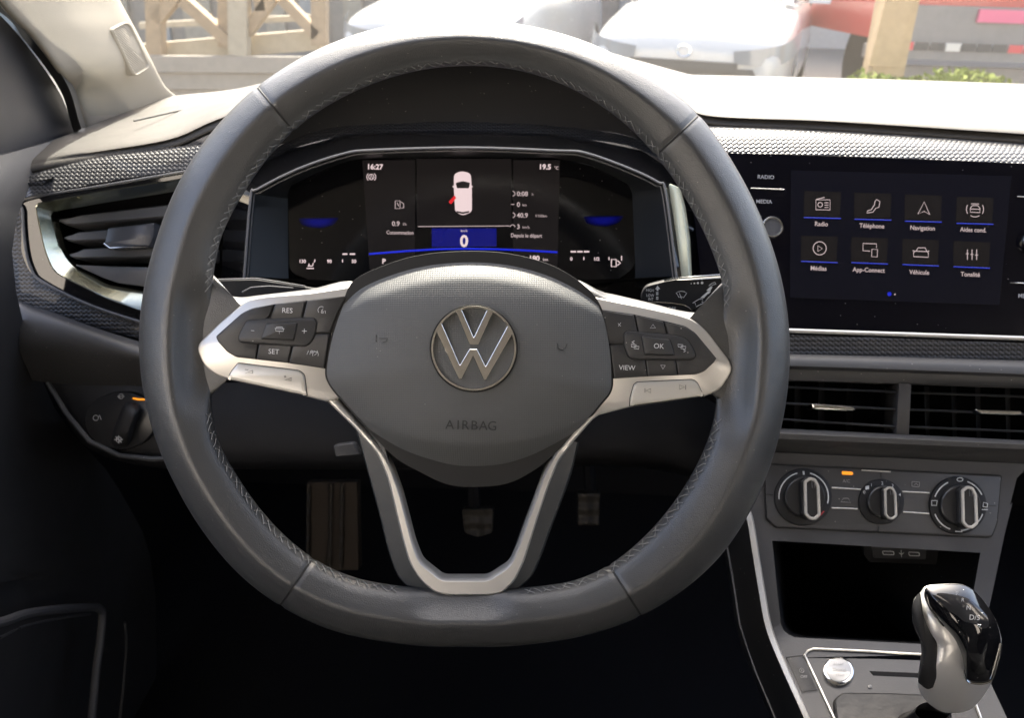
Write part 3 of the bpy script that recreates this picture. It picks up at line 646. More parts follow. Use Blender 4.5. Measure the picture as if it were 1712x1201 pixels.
b = MB(); b.plate(rc([(759,291,6),(772,286,6),(787,290,6),(789,318,3),(789,354,5),(774,361,8),(761,354,5),(759,318,3)]), cf, .0004, bev=0, off=.0007)
b.plate([(756,312),(760,310),(760,315)], cf, .0003, bev=0, off=.0007); b.plate([(791,312),(787,310),(787,315)], cf, .0003, bev=0, off=.0007); car_i = b.build('car_symbol', M_etext, scr)
b = MB(); b.plate(rc([(762,306,2),(774,303,3),(786,306,2),(784,315,2),(764,315,2)]), cf, .0003, bev=0, off=.0011); b.plate([(763,353),(774,355),(785,353),(784,356),(774,358),(764,356)], cf, .0003, bev=0, off=.0011); b.build('car_symbol_glass', M_tile, car_i)
b = MB(); b.plate(rc([(750,338,2),(760,327,2),(763,331,2),(754,342,2)]), cf, .0003, bev=0, off=.0012); b.plate([(903,442),(909,442),(909,444),(903,444)], cf, .0003, bev=0, off=.0009); b.build('open_door_mark', M_ered, car_i)
# cluster side strips; the right one's pale colour paints sunlight reflected in chrome
b = MB(); b.plate(rc([(1117,306,5),(1132,312,5),(1141,345),(1149,400),(1152,470),(1136,474),(1128,400)], 0), plane((1117,306,.66),(1150,310,.65),(1130,470,.66)), .006, bev=2, bevd=.001)
b.build('side_sunlit_strip', mat('sun_reflection_tint', (.55, .58, .47), .35, metal=.3), cl)
b = MB(); b.tube([(352,470,.66),(357,440,.66),(364,405,.66)], .0016); b.build('side_trim_strip', M_frame, cl)

# ---- centre screen
inf = thing('infotainment_unit', P(1510, 550, .66), 'dark touch screen with eight menu icons on centre dashboard', 'touch screen')
sf = plane((1322, 265, .648), (1712, 272, .638), (1322, 545, .652))
b = MB(); b.plate(rc([(1150,254),(1235,256),(1712,273),(2090,288),(2090,574),(1712,561),(1180,545)], 0), sf, .01, bev=0); body = b.build('glass_front', M_glasst, inf)
zi = lambda p: Z(1250, 230, 3.639, p)
b = MB(); b.plate(zi([(262,200),(1605,235),(1530,1020),(255,975)]), sf, .0004, bev=0, off=.0005); ds = b.build('screen', M_navy, inf)
m_line = mat('display_line_blue', (0, 0, .02), .3, em=(.02, .06, 1), ems=.07)
for i in range(4):
    for x0, y0, a, c_, e, g_ in (((342, 648, 955, 1268)[i], (325, 335, 347, 360)[i], 225, 158, 163, 169), ((325, 630, 940, 1250)[i], (597, 605, 617, 630)[i], 222, 155, 157, 166)):
        b = MB(); b.plate(zi([(x0,y0),(x0+a,y0+8),(x0+a-9,y0+c_),(x0-4,y0+c_-8)]), sf, .0003, bev=0, off=.0009); b.build('icon_tile', M_tile, ds)
        b = MB(); b.strokes([zi([(x0-2,y0+e),(x0+a-3,y0+g_)])], sf, 1.9, .0012); b.build('icon_underline', m_line, ds)
def I(*ls): t.strokes([zi(l) for l in ls], sf, 1.35, .0013)
def Ic(x, y, r, a0=0, a1=360):
    c = circ(x, y, r, 20, a0=a0, a1=a1); c = loop(c) if a1 - a0 >= 360 else c; t.strokes([zi(c)], sf, 1.35, .0013)
def i_radio(): I([(412,380),(498,380),(498,442),(412,440),(412,380)], [(415,378),(465,365)], [(465,398),(488,398)], [(465,412),(488,412)], [(465,426),(488,426)]); Ic(438, 410, 14)
def i_phone(): I([(780,378),(800,390),(795,425),(775,432),(758,455),(722,460),(724,448),(748,440),(768,410),(770,392),(780,378)])
def i_nav(): I([(1070,392),(1103,470),(1070,450),(1032,466),(1070,392)])
def i_assist(): I([(1350,455),(1350,430),(1362,415),(1395,415),(1408,432),(1408,458),(1350,455)], [(1352,436),(1406,438)], [(1355,404),(1402,406)]); Ic(1378, 438, 52, 150, 210); Ic(1378, 438, 52, -30, 30); Ic(1378, 438, 46, 55, 125)
def i_media(): Ic(435, 675, 40); I([(424,658),(424,694),(450,677),(424,658)])
def i_app(): I([(740,692),(698,690),(698,645),(780,648),(780,672)], [(752,680),(786,682),(784,728),(750,726),(752,680)])
def i_car(): I([(1005,725),(1005,700),(1022,690),(1032,672),(1075,672),(1085,692),(1095,704),(1095,730),(1005,725)], [(1010,692),(1092,695)], [(1000,688),(1008,692)], [(1100,690),(1092,694)])
def i_tone():
    for x in (1332, 1360, 1388): I([(x, 682), (x, 745)], [(x - 9, 708 + (x % 3) * 4), (x + 9, 708 + (x % 3) * 4)])
for (s_, x, y, sx), fi in zip((('Radio',445,526,1),('Téléphone',752,538,1),('Navigation',1060,551,1),('Aides cond.',1368,562,.95),('Médias',428,796,1),('App-Connect',733,806,1),('Véhicule',1040,820,1),('Tonalité',1350,833,1)), (i_radio, i_phone, i_nav, i_assist, i_media, i_app, i_car, i_tone)):
    t = MB(); fi(); t.build('menu_icon', M_etext2, ds, smooth=False)
    t = MB(); t.text(s_, *zi([(x, y)])[0], 7.4, sf, 2, .0012, sx=sx * .92, bold=.015); t.build('menu_caption', M_etext2, ds, smooth=False)
t = MB()
t.plate(circ(*zi([(893,955)])[0], 1.4, 8), sf, .0003, bev=0, off=.001)
t.build('page_dot', M_etext2, ds, smooth=False)
q = MB(); q.plate(circ(*zi([(860,953)])[0], 3.4, 14), sf, .0003, bev=0, off=.001); q.build('page_dot', M_eblue, ds)
t = MB(); t.text('RADIO', 1280, 296, 6.4, sf, 2, .0006, bold=.01); t.text('MEDIA', 1277, 337, 6.4, sf, 2, .0006, bold=.01); t.text('MENU', 1715, 495, 7, sf, 2, .0006, bold=.01); t.text('G', 1716, 452, 6.5, sf, 2, .0006)
t.build('key_print', M_keytext, inf, smooth=False)
t = MB(); t.strokes([[(1255,315),(1311,317)],[(1700,329),(1790,333)],[(1688,473),(1790,477)]], sf, 1.8, .0006); t.build('key_divider', M_chrome, inf)
for cx, cy in ((1289, 381), (1722, 405)):
    q = MB(); q.ringplate(circ(cx, cy, 18, 40), circ(cx, cy, 13.5, 40), sf, .006, bev=1.5, bevd=.001, off=.006); k = q.build('rotary_knob', M_chrome, inf)
    q = MB(); q.plate(circ(cx, cy, 13.6, 32), sf, .004, bev=1, bevd=.0005, off=.005); q.build('knob_cap', mat('knurled_grey', (.10, .10, .105), .4, bump=1, bscale=900, kind='dots'), k)

# ---- air vents
def grill_vent(name, label, L, vanes, tab, group, right):
    v = thing(name, P((L[0][0] + L[1][0]) / 2, L[0][1] + 100, .65), label, 'air vent', group)
    vp = plane((L[0][0], L[0][1], .634), (L[1][0], L[1][1], .629), (L[3][0], L[3][1], .628))
    dd = lambda x, y: vp(x, y) + .05
    b = MB(); q0, q1, q2, q3 = L
    b.plate([q0, q1, q2, q3], dd, .002, bev=0)
    for a_, c_ in ((q0, q1), (q1, q2), (q2, q3), (q3, q0)): b.loft([[(*a_, vp(*a_) + .004), (*c_, vp(*c_) + .004)], [(*a_, dd(*a_)), (*c_, dd(*c_))]], n=2)
    b.build('vent_duct', M_vdark, v)
    for k in (.17, .5, .83):
        s = MB(); a_ = (q0[0] + (q3[0] - q0[0]) * k, q0[1] + (q3[1] - q0[1]) * k); c_ = (q1[0] + (q2[0] - q1[0]) * k, q1[1] + (q2[1] - q1[1]) * k)
        up = 2.2
        s.loft([[(a_[0], a_[1] + up, vp(*a_) + .022), (c_[0], c_[1] + up, vp(*c_) + .022)], [(a_[0], a_[1] - up, vp(*a_) + .022), (c_[0], c_[1] - up, vp(*c_) + .022)], [(a_[0], a_[1] - up * .8, vp(*a_) + .006), (c_[0], c_[1] - up * .8, vp(*c_) + .006)], [(a_[0], a_[1], vp(*a_) + .004), (c_[0], c_[1], vp(*c_) + .004)], [(a_[0], a_[1] + up, vp(*a_) + .006), (c_[0], c_[1] + up, vp(*c_) + .006)], [(a_[0], a_[1] + up, vp(*a_) + .022), (c_[0], c_[1] + up, vp(*c_) + .022)]], n=6)
        s.build('slat', M_dash, v)
    for x in vanes:
        s = MB(); s.loft([[(x, q0[1] + 4, vp(x, q0[1]) + .026), (x + (3 if right else -2), q2[1] - 2, vp(x, q2[1]) + .026)], [(x + 9, q0[1] + 5, vp(x, q0[1]) + .042), (x + 10, q2[1] - 2, vp(x, q2[1]) + .042)]], n=4); s.build('vane', M_dark, v)
    s = MB(); s.plate(rc(tab, 2.5), lambda x, y: vp(x, y) - .002, .014, bev=2, bevd=.0016); s.build('adjuster_tab', M_chrome, v)
zc = lambda p: Z(1240, 560, 3.532, p)
grill_vent('air_vent', 'centre air vent nearer the steering wheel with silver tab', [(1224,630), *zc([(928,285),(912,597)]), (1224,710)], (1329, 1369, 1416, 1461, 1491), zc([(412,405),(660,422),(678,440),(665,449),(425,438)]), 'centre air vents', False)
grill_vent('air_vent', 'right centre air vent under the touch screen, cut by the photo edge', [*zc([(1000,288)]), (1900,655), (1900,745), *zc([(986,597)])], (1545, 1590, 1630, 1680, 1730), zc([(1376,440),(1650,448),(1664,465),(1650,476),(1405,466)]), 'centre air vents', True)
lv = thing('side_air_vent', P(150, 500, .70), 'left corner air vent with chrome frame and three dark slats', 'air vent')
b = MB(); bo_ = [p[:2] for p in zb([(1200,75),(600,180),(160,255),(130,275),(125,560),(135,600),(170,680),(245,755),(520,880),(810,985),(1200,1110)])]
bi_ = [p[:2] for p in zb([(1200,112),(620,212),(230,285),(208,300),(228,400),(265,560),(300,655),(340,700),(640,843),(830,908),(1200,995)])]
b.loft([[P(x, y, vf(x, y) + .012) for x, y in bo_], [P(x, y, vf(x, y) + .001) for x, y in bo_], [P(x, y, vf(x, y) + .001) for x, y in bi_], [P(x, y, vf(x, y) + .012) for x, y in bi_]], n=70, smooth=False); b.build('vent_bezel', M_gloss, lv, ang=30)
b = MB(); b.tube([P(x, y, vf(x, y) - .001) for x, y in [tuple(v) for v in crom([Vector(p) for p in zb([(1200,75),(600,180),(150,258),(135,330),(150,540),(185,670),(250,745),(520,880),(810,978),(1000,1040)])], 5)]], .0012, seg=8); b.build('vent_outline', M_frame, lv)
vo_ = zb([(1200,105),(1040,140),(620,205),(205,282),(225,400),(262,560),(300,660),(340,705),(640,850),(830,915),(1200,1000)])
vi_ = zb([(1200,180),(1020,215),(640,275),(298,335),(320,420),(352,540),(390,610),(440,665),(640,765),(830,800),(1200,850)])
b = MB(); fo = lambda x, y: vf(x, y) - .003
A_ = [P(x, y, fo(x, y)) for x, y in vo_]; B_ = [P(x, y, fo(x, y) + .012) for x, y in vi_]; n_ = nrm(vf, 100, 400)
b.loft([[p - n_ * .006 for p in A_], A_, [a.lerp(c, .12) + n_ * .001 for a, c in zip(A_, B_)], [a.lerp(c, .9) for a, c in zip(A_, B_)], B_, [p - n_ * .008 for p in B_]], n=60, smooth=False); b.build('chrome_frame', mat('vent_chrome', (.62, .62, .50), .16, metal=1, rvar=.06), lv, ang=30)
b = MB(); b.plate(vi_, lambda x, y: vf(x, y) + .05, .002, bev=0); b.loft([[P(x, y, fo(x, y) + .013) for x, y in vi_], [P(x, y, vf(x, y) + .05) for x, y in vi_]], n=60, smooth=False); b.build('vent_duct', M_vdark, lv)
for p in ([(340,385),(470,348),(960,290),(1200,262),(1200,330),(960,368),(440,412),(380,408)], [(370,485),(460,448),(930,410),(1200,395),(1200,470),(900,490),(440,510),(395,505)], [(400,590),(490,548),(900,530),(1200,520),(1200,600),(860,603),(470,610),(425,606)]):
    s = MB(); s.plate(rc(zb(p), 2), plane((90,340,.703),(300,340,.690),(90,440,.700)), .03, bev=3, bevd=.004); s.build('slat', M_slat, lv)
s = MB(); s.plate(rc(zb([(445,648),(860,660),(1100,660),(1100,780),(830,770),(700,755),(600,720)]), 2), plane((90,340,.700),(300,340,.688),(90,440,.700)), .01, bev=1.5, bevd=.001); s.build('lower_plate', M_frame, lv)
s = MB(); s.plate(rc(zb([(632,425,4),(910,395,4),(905,480,6),(880,540,8),(650,552,8),(612,520,8)]), 0), plane((90,340,.692),(300,340,.680),(90,440,.690)), .02, bev=3.5, bevd=.003); k = s.build('adjuster_tab', mat('tab_slate', (.06, .063, .072), .3), lv)
s = MB(); s.tube([P(*zb([p])[0], .684) for p in ((615,520),(650,548),(875,538),(905,480))], .0008); s.build('tab_edge', M_chrome, k)

# ---- light switch
ls = thing('headlight_switch', P(205, 700, .70), 'round black headlight rotary switch low on dashboard left of wheel', 'light switch')
lf = plane((150, 700, .694), (260, 700, .684), (200, 760, .690))
b = MB(); b.plate([(x, y) for x, y in circ(204, 703, 59, 48, ry=48)], lf, .01, bev=3, bevd=.002, off=.003); face = b.build('switch_face', M_capd, ls)
b = MB(); b.dome([tuple(v) for v in crom([Vector(p) for p in ((187,728),(197,700),(208,676),(222,672),(236,684),(226,712),(216,742),(202,748),(186,742))], 4, closed=True)], (210, 708), lambda x, y, q: lf(x, y) - .003 - .016 * (1 - q ** 4), back=.01, rings=6); b.build('switch_grip', M_dark, ls)
t = MB()
lf2 = lambda x, y: lf(x, y) - .0035
t.strokes([loop(circ(161,699,4.5,10)), [(167,694),(170,702)], loop(circ(203,663,4,10)), [(197,663),(209,663)]], lf2, 1.3, .0006)
lf3 = lambda x, y: lf(x, y) - .018
t.strokes([loop(circ(201,735,4.5,10)), [(194,735),(208,735)],[(201,728),(201,742)],[(196,730),(206,740)]], lf3, 1.2, .002)
t.build('switch_symbols', mat('dim_print', (.30, .30, .30), .6), ls, smooth=False)
t = MB(); t.strokes([[(223,666),(232,668),(246,668)]], lf2, 3.2, .0008); t.build('lit_symbol', M_orange, ls)

# ================================================================== CENTRE CONSOLE
con = thing('centre_console', P(1450, 1150, .62), 'grey centre console with open storage cubby and silver side trim', 'centre console')
zd = lambda p: Z(1180, 860, 3.218, p)
kf = plane((1280, 780, .640), (1660, 800, .632), (1290, 900, .628))          # climate face plane
# face: strips around the climate panel and the cubby
def cface(x, y):
    if y <= 905: return kf(x, y)
    k = (y - 905); return kf(x, 905) - .00014 * k * (1 if y < 1060 else 1) - (0 if y < 1060 else (y - 1060) * .0002)
def strip(b, rows, n=24, smooth=False): b.loft([[(x, y, cface(x, y)) for x, y in r] for r in rows], n=n, smooth=smooth)
b = MB()
strip(b, [[(1180,752),(1300,757),(1712,776),(1722,777)], [(1200,778),(1300,778),(1690,799),(1700,800)], [(1260,905),(1300,905),(1640,925),(1668,926)]])                                   # behind climate panel
hole = zd([(352,133),(1482,180),(1440,420),(1400,700),(1150,700),(480,665),(425,640),(402,590),(375,320)])
Lc = zd([(215,-40),(262,200),(300,420),(335,630)]); Lh = zd([(345,60),(358,150),(385,420),(405,600),])
strip(b, [Lc, Lh], n=20)
strip(b, [zd([(1400,700),(1440,420),(1482,180),(1500,80)]), zd([(1455,760),(1530,480),(1610,100),(1650,-60)])], n=20)
strip(b, [zd([(345,100),(1500,150)]), zd([(352,133),(1482,181)])])
strip(b, [zd([(402,590),(425,640),(480,665),(1150,700),(1400,705)]), zd([(335,630),(370,700),(430,775),(1150,760),(1455,790)])], n=30)
strip(b, [zd([(335,630),(430,775),(900,780),(1480,800)]), zd([(550,1097),(700,1097),(1000,1097),(1620,1097)]), zd([(620,1260),(760,1260),(1100,1260),(1720,1260)])], n=30)
cons_face = b.build('console_face', mat('console_grey', (.05, .05, .053), .48, bump=.25, bscale=1000, var=.08), con, ang=40)
# cubby
b = MB(); H = [P(x, y, cface(x, y)) for x, y in hole]; H2 = [P(x + (1452 - x) * .12, y + (980 - y) * .12, .80) for x, y in hole]
HH = H + [H[0]]; HB = H2 + [H2[0]]; b.loft([HH, HB], n=60, smooth=False); b.add(H2, [tuple(range(len(H2)))]); b.build('storage_cubby', M_vdark, con)
# silver side trim and left side wall
tr = [(1240,836,.630),(1252,870,.625),(1262,930,.612),(1272,990,.600),(1284,1052,.588),(1310,1118,.575),(1345,1196,.560),(1372,1260,.55)]
b = MB(); b.loft([[(x - 5, y, d + .006) for x, y, d in tr], [(x - 3, y, d - .001) for x, y, d in tr], [(x + 6, y, d - .003) for x, y, d in tr], [(x + 8, y, d + .004) for x, y, d in tr]], n=40); b.build('silver_edge', M_silver, con)
sd_ = [(1208,850,.66),(1213,900,.655),(1224,960,.645),(1237,1045,.63),(1262,1120,.61),(1296,1201,.60),(1320,1270,.59)]
b = MB(); b.loft([[(x - 4, y, d - .0) for x, y, d in tr], sd_, [(x - 6, y + 5, d + .10) for x, y, d in sd_]], n=40); b.build('console_side', M_dark, con)
b = MB(); b.tube([(x, y, d - .001) for x, y, d in sd_], .0008); b.build('side_seam', M_frame, con)
b = MB(); rs = [P(x, y, cface(x, y)) for x, y in zd([(1650,-60),(1610,100),(1530,480),(1455,790),(1620,1097),(1720,1260)])]
b.loft([rs, [p + Vector((.01, .25, -.1)) for p in rs]], n=20, smooth=False); b.build('console_side', M_dark, con)
# gear plate
b = MB(); b.tube([P(*p, cface(*p) - .001) for p in zd([(700,1120),(560,820),(532,762),(548,738),(578,726),(850,738),(1150,756),(1400,770)])], .0009, seg=6); b.tube([P(*p, cface(*p) - .001) for p in zd([(1440,990),(1480,1100)])], .0009, seg=6); b.build('plate_edge', M_silver, con)
b = MB(); b.plate(rc(zd([(880,848,2),(1170,860,2),(1170,884),(900,872,2)]), 0), cface, .001, bev=0, off=.0006); b.build('card_slot', M_vdark, con)
b = MB(); b.plate(rc(zd([(428,776),(515,768),(600,950),(512,962)]), 2), cface, .003, bev=1.5, bevd=.0008, off=.0015); k = b.build('stop_start_off_key', M_dash, con)
b = MB(); b.strokes([zd([(432,778),(515,768)]), zd([(515,965),(602,950)])], cface, 2, .0018); b.build('key_edge', M_frame, k)
t = MB(); t.text('OFF', *zd([(524,885)])[0], 4.6, cface, 4, .0022); t.strokes([loop([tuple(p) for p in circ(*zd([(513,852)])[0], 3.8, 12)]), [(1338,1127),(1340,1122),(1342,1127)]], cface, .8, .0022); t.build('key_print', mat('grey_print', (.3, .3, .3), .5), k, smooth=False)
b = MB(); b.plate(circ(*zd([(882,934)])[0], 3.5, 12), cface, .001, bev=.5, bevd=.0003, off=.0012); b.build('indicator_dot', M_frame, con)
us = thing('usb_panel', P(1505, 930, .64), 'small black panel with two ports at the top of the cubby', 'usb panel')
uf = plane((1440, 912, .655), (1570, 918, .652), (1440, 945, .665))
b = MB(); b.plate(rc(zd([(845,165),(1260,180),(1240,275),(880,262,10),(850,220,8)]), 0), uf, .02, bev=1.5, bevd=.001); b.build('panel_body', M_dark, us)
b = MB(); b.plate(rc(zd([(890,172),(1185,182),(1180,240),(900,232)]), 2), uf, .002, bev=1, bevd=.0005, off=.0015); b.build('port_face', M_dash, us)
b = MB(); b.strokes([loop(rc(zd([(945,190),(1005,192),(1008,210),(950,208)]), 2)), loop(rc(zd([(1085,195),(1142,198),(1145,216),(1090,214)]), 2)), zd([(1045,185),(1048,222)]), zd([(1035,200),(1048,208),(1060,198)])], uf, 1.2, .0022); b.build('port_marks', M_print, us)

# ---- start button
stb = thing('start_button', P(*zd([(710, 870)])[0], cface(1400, 1128)), 'round silver engine start button beside the gear lever', 'start button')
ssf = lambda x, y: cface(x, y)
b = MB(); b.plate(circ(1400.6, 1125.6, 26, 40, ry=24.5, rot=20), ssf, .006, bev=2.5, bevd=.0016, off=.003); b.build('button_ring', M_chrome, stb)
b = MB(); b.plate(circ(1400.6, 1125, 21.5, 40, ry=20, rot=20), ssf, .004, bev=1.5, bevd=.001, off=.0036); bt = b.build('button_face', mat('start_silver', (.42, .42, .42), .45, metal=.35), stb)
t = MB(); t.text('START', 1400, 1116, 4.2, ssf, 4, .0042); t.text('ENGINE', 1401, 1125, 4.6, ssf, 4, .0042); t.text('STOP', 1402, 1134, 4.2, ssf, 4, .0042); t.build('button_print', mat('faint_print', (.28, .28, .29), .5), bt, smooth=False)

# ---- climate panel
cp = thing('climate_panel', P(1470, 890, .64), 'heating control panel with three rotary knobs below the centre vents', 'climate panel')
b = MB(); b.plate(rc(zc([(132,768,6),(1525,836,6),(1500,1110),(1470,1190,10),(1440,1196,6),(200,1136,10),(145,1085,6)]), 0), kf, .006, bev=1.5, bevd=.001, off=.0022); b.build('panel_face', M_dash, cp)
b = MB(); b.strokes([loop(inset(rc(zc([(132,768,6),(1525,836,6),(1500,1110),(1470,1190,10),(1440,1196,6),(200,1136,10),(145,1085,6)]), 0), -1.2))], kf, 1.6, .001); b.build('panel_gap', M_gap, cp)
b = MB(); b.strokes([zc(l) for l in ([(525,905),(695,915)],[(525,1024),(675,1030)],[(940,928),(1100,936)],[(945,1048),(1097,1058)],[(700,802),(870,812)])], kf, 2.0, .0028); b.build('silver_divider', M_silver, cp)
b = MB(); b.strokes([zc(l) for l in ([(135,945),(180,947)],[(1450,1010),(1490,1012)],[(815,815),(815,845)],[(800,1135),(800,1165)])], kf, 1.2, .0026); b.build('panel_line', M_gap, cp)
for cx, cy, r, hs in ((1340.5, 832, 48, 1.0), (1470.5, 840, 38, .78), (1598, 846, 48, 1.0)):
    q = MB(); q.plate(circ(cx, cy, r, 48), kf, .006, bev=2.5, bevd=.0015, off=.0042); kn = q.build('rotary_knob', M_dark, cp)
    q = MB(); q.plate(circ(cx, cy, r * .70, 48), kf, .012, bev=2.5, bevd=.002, off=.0085); q.build('knob_cap', M_capd, kn)
    hx, hy = cx + 7.5 * hs, cy + 1 * hs
    # grip: a raised bar whose left flank is seen
    top = [(-14, -26), (-4, -33), (6, -30), (12, -18), (14, 30), (5, 38), (-5, 37), (-13, 28)]
    pf = [(hx + x * hs, hy + y * hs) for x, y in top]
    q = MB(); q.plate([(x - 3 * hs, y) for x, y in rc(pf, 3)], kf, .010, bev=1.5, bevd=.0015, off=.0135); q.build('knob_grip', M_capd, kn)
    q = MB(); q.ringplate(rc(pf, 3), inset(rc(pf, 3), 5.0 * hs), kf, .004, bev=1.0, bevd=.0008, off=.0150); q.build('grip_rim', M_silver, kn)
    q = MB(); q.strokes([[(hx - 1, hy - 28 * hs), (hx, hy - 15 * hs)], [(hx + 3.5 * hs, hy - 28 * hs), (hx + 4 * hs, hy - 15 * hs)]], kf, 1.3, .0142); q.build('grip_ridge', M_frame, kn)
t = MB()
A2 = .0056
def arc(cx, cy, r, a0, a1, n=14): return circ(cx, cy, r, n, a0=a0, a1=a1)
t.strokes([arc(1340.5,832,41,175,255), arc(1340.5,832,41,285,375), arc(1598,846,42,200,245), arc(1598,846,42,290,335), arc(1598,846,42,20,85), arc(1598,846,42,110,160)], kf, 2.0, .0046)
t.strokes([[(1340,789),(1341,795)]], kf, 3, .0046)
for s_, x, y in (('0',1441,824),('1',1453,812),('2',1471,809),('3',1488,813),('4',1500,828)): t.text(s_, x, y, 5.2, kf, 2, .0046)
t.plate([(1443,814),(1449,813),(1449,819),(1443,820)], kf, .0003, bev=0, off=.0048)
t.strokes([loop(circ(1600,803,5,10,ry=3)), loop([(1553,838),(1562,838),(1561,846),(1553,846)]), loop([(1639,841),(1646,843),(1645,849),(1638,848)]), [(1636,853),(1646,853)], [(1592,889),(1604,890)]], kf, 1.4, .0046)
t.build('knob_symbols', M_print, cp, smooth=False)
t = MB(); t.text('A/C', 1413, 805, 5.2, kf, 2, .0026); t.strokes([loop(rc([(1522,806),(1535,807),(1534,815),(1522,814)], 1.5)), [(1526,812),(1529,809),(1532,812)], [(1404,840),(1408,834),(1416,834),(1420,841),(1404,840)]], kf, 1.0, .0026)
t.build('panel_symbols', mat('panel_print', (.28, .28, .28), .5), cp, smooth=False)
t = MB(); t.plate(rc(zc([(584,808),(648,812),(650,830),(586,828)]), 2.4), kf, .001, bev=.5, bevd=.0003, off=.0032); t.build('indicator_lamp', M_orange, cp)
t = MB(); t.strokes([arc(1340.5,832,41,35,62,6)], kf, 2.2, .0046); t.build('warm_mark', mat('red_print', (.4, .02, .03), .5), cp)

# ---- gear lever
gl = thing('gear_lever', P(1570, 1190, .58), 'automatic gear lever with glossy black top and silver frame', 'gear lever')
zg = lambda p: Z(1500, 940, 4.604, p)
def rim_dome(name, pts, c, d0, h, m, pw=3.0, tilt=0, back=.03, par=None):
    p = [tuple(v) for v in crom([Vector(q) for q in zg(pts)], 5, closed=True)]; c = zg([c])[0]
    b = MB(); b.dome(p, c, lambda x, y, q: d0 - h * (1 - q ** pw) + tilt * (y - c[1]), back=back, rings=14); return b.build(name, m, par or gl, ang=60)
body = rim_dome('silver_frame', [(175,240),(225,186),(350,172),(480,172),(570,206),(640,270),(700,350),(755,440),(790,540),(804,620),(792,700),(765,810),(730,920),(680,1010),(600,1110),(530,1152),(430,1165),(330,1150),(220,1070),(160,960),(165,860),(185,700),(172,600),(125,480),(115,380),(130,290)], (470, 650), .515, .016, mat('lever_satin', (.64, .63, .61), .34, metal=.6, rvar=.04), 2.6)
rim_dome('side_grip', [(118,330),(175,242),(190,370),(225,450),(280,530),(330,590),(338,680),(334,820),(325,925),(290,960),(235,982),(185,950),(160,915),(172,800),(186,700),(172,600),(125,480)], (235, 690), .507, .007, M_dark, 3, par=gl)
top_o = rim_dome('glossy_cap', [(225,198),(350,176),(480,173),(570,206),(640,270),(700,350),(755,440),(788,540),(798,620),(785,700),(755,810),(725,905),(690,932),(620,940),(550,925),(522,880),(500,760),(470,670),(420,580),(300,430),(240,330),(215,250)], (560, 540), .5015, .012, M_gloss, 3.2)
rim_dome('indicator_window', [(300,250),(420,250),(560,290),(660,380),(705,450),(690,510),(600,515),(510,500),(440,420),(370,350)], (540, 390), .4905, .0014, mat('indicator_gloss', (.035, .035, .038), .12, coat=.5), 2.5, back=.003)
gt = MB(); gfn = flat(.4880)
for s_, x, y, c_ in (('P',455,240,6.5),('R',500,290,6),('N',545,350,7.5),('D/S',590,425,8.5)): gt.text(s_, *zg([(x, y)])[0], c_, gfn, 3, .0006)
gt.strokes([zg([(610,480),(640,482),(626,500),(610,480)]), zg([(645,390),(655,392)])], gfn, 1.1, .0006)
gt.build('gear_letters', mat('gear_print', (.75, .75, .76), .5), top_o, smooth=False)
b = MB(); b.tube([P(*q, .5008) for q in [tuple(v) for v in crom([Vector(p) for p in zg([(228,200),(215,260),(245,340),(300,430),(420,580),(470,670),(500,760),(522,880),(548,926),(620,941),(690,933),(728,905),(760,810),(790,700),(800,630)])], 4)]], .0006); b.build('cap_edge', M_chrome, gl)
# boot
b = MB()
b.loft([[P(1520 + 30 * math.cos(a) + 40, 1190 + 16 * math.sin(a), .53) for a in [2 * math.pi * k / 24 for k in range(25)]],
        [P(1545 + 52 * math.cos(a), 1215 + 26 * math.sin(a), .55) for a in [2 * math.pi * k / 24 for k in range(25)]],
        [P(1530 + 100 * math.cos(a), 1215 + 45 * math.sin(a), .58) for a in [2 * math.pi * k / 24 for k in range(25)]]], n=48, rsub=5)
b.plate(rc(zd([(680,1010,20),(730,972,20),(1000,975),(1300,990),(1300,1240),(720,1240),(690,1100)]), 0), cface, .004, bev=4, bevd=.003, off=.004)
b.build('lever_boot', mat('boot_vinyl', (.013, .013, .014), .45, bump=.4, bscale=70, bdist=.002), gl)

# ================================================================== A-PILLAR, DOOR, CABIN SHELL
pil = thing('windscreen_pillar', P(200, 200, .85), 'cream fabric covered windscreen pillar at top left', 'pillar')
Lp = [(-190,-230,.52),(-70,-90,.60),(5,11,.66),(57,65,.70),(99,122,.735),(122,158,.79),(141,214,.83)]
Rp = [(60,-300,.72),(140,-120,.78),(198,0,.83),(221,42,.85),(249,96,.89),(272,141,.95),(291,160,1.0)]
def mixp(a, b_, k, push=0): return [(p[0] + (q[0] - p[0]) * k, p[1] + (q[1] - p[1]) * k, p[2] + (q[2] - p[2]) * k - push) for p, q in zip(a, b_)]
b = MB(); b.loft([mixp(Lp, Rp, 0, -.03), Lp, mixp(Lp, Rp, .2, .012), mixp(Lp, Rp, .5, .02), mixp(Lp, Rp, .8, .014), Rp, mixp(Lp, Rp, 1.0, -.03)], n=50, rsub=5); b.build('pillar_trim', M_pillar, pil, ang=70)
za = lambda p: Z(0, 0, 3.533, p)
pf_ = plane((183, 46, .800), (245, 106, .884), (222, 128, .850))
gp_ = rc(za([(640,170,20),(725,125,25),(760,145,20),(868,375,20),(866,402,20),(785,452,25),(760,420,20)]), 0)
b = MB(); b.ringplate(gp_, inset(gp_, 3.2), pf_, .02, bev=1.2, bevd=.0015, off=.0035); b.build('grille_frame', M_pillar, pil)
b = MB(); b.plate(inset(gp_, 2.5), pf_, .02, bev=1, bevd=.001, off=.002); b.build('grille', M_grille, pil)
door = thing('front_door', Vector((-.44, .4, .4)), 'dark driver door panel with storage pocket at lower left', 'car door')
DX = -.44
b = MB(); sl = [(-150,-60),(0,20),(40,66),(80,118),(105,160),(118,205),(124,224)]
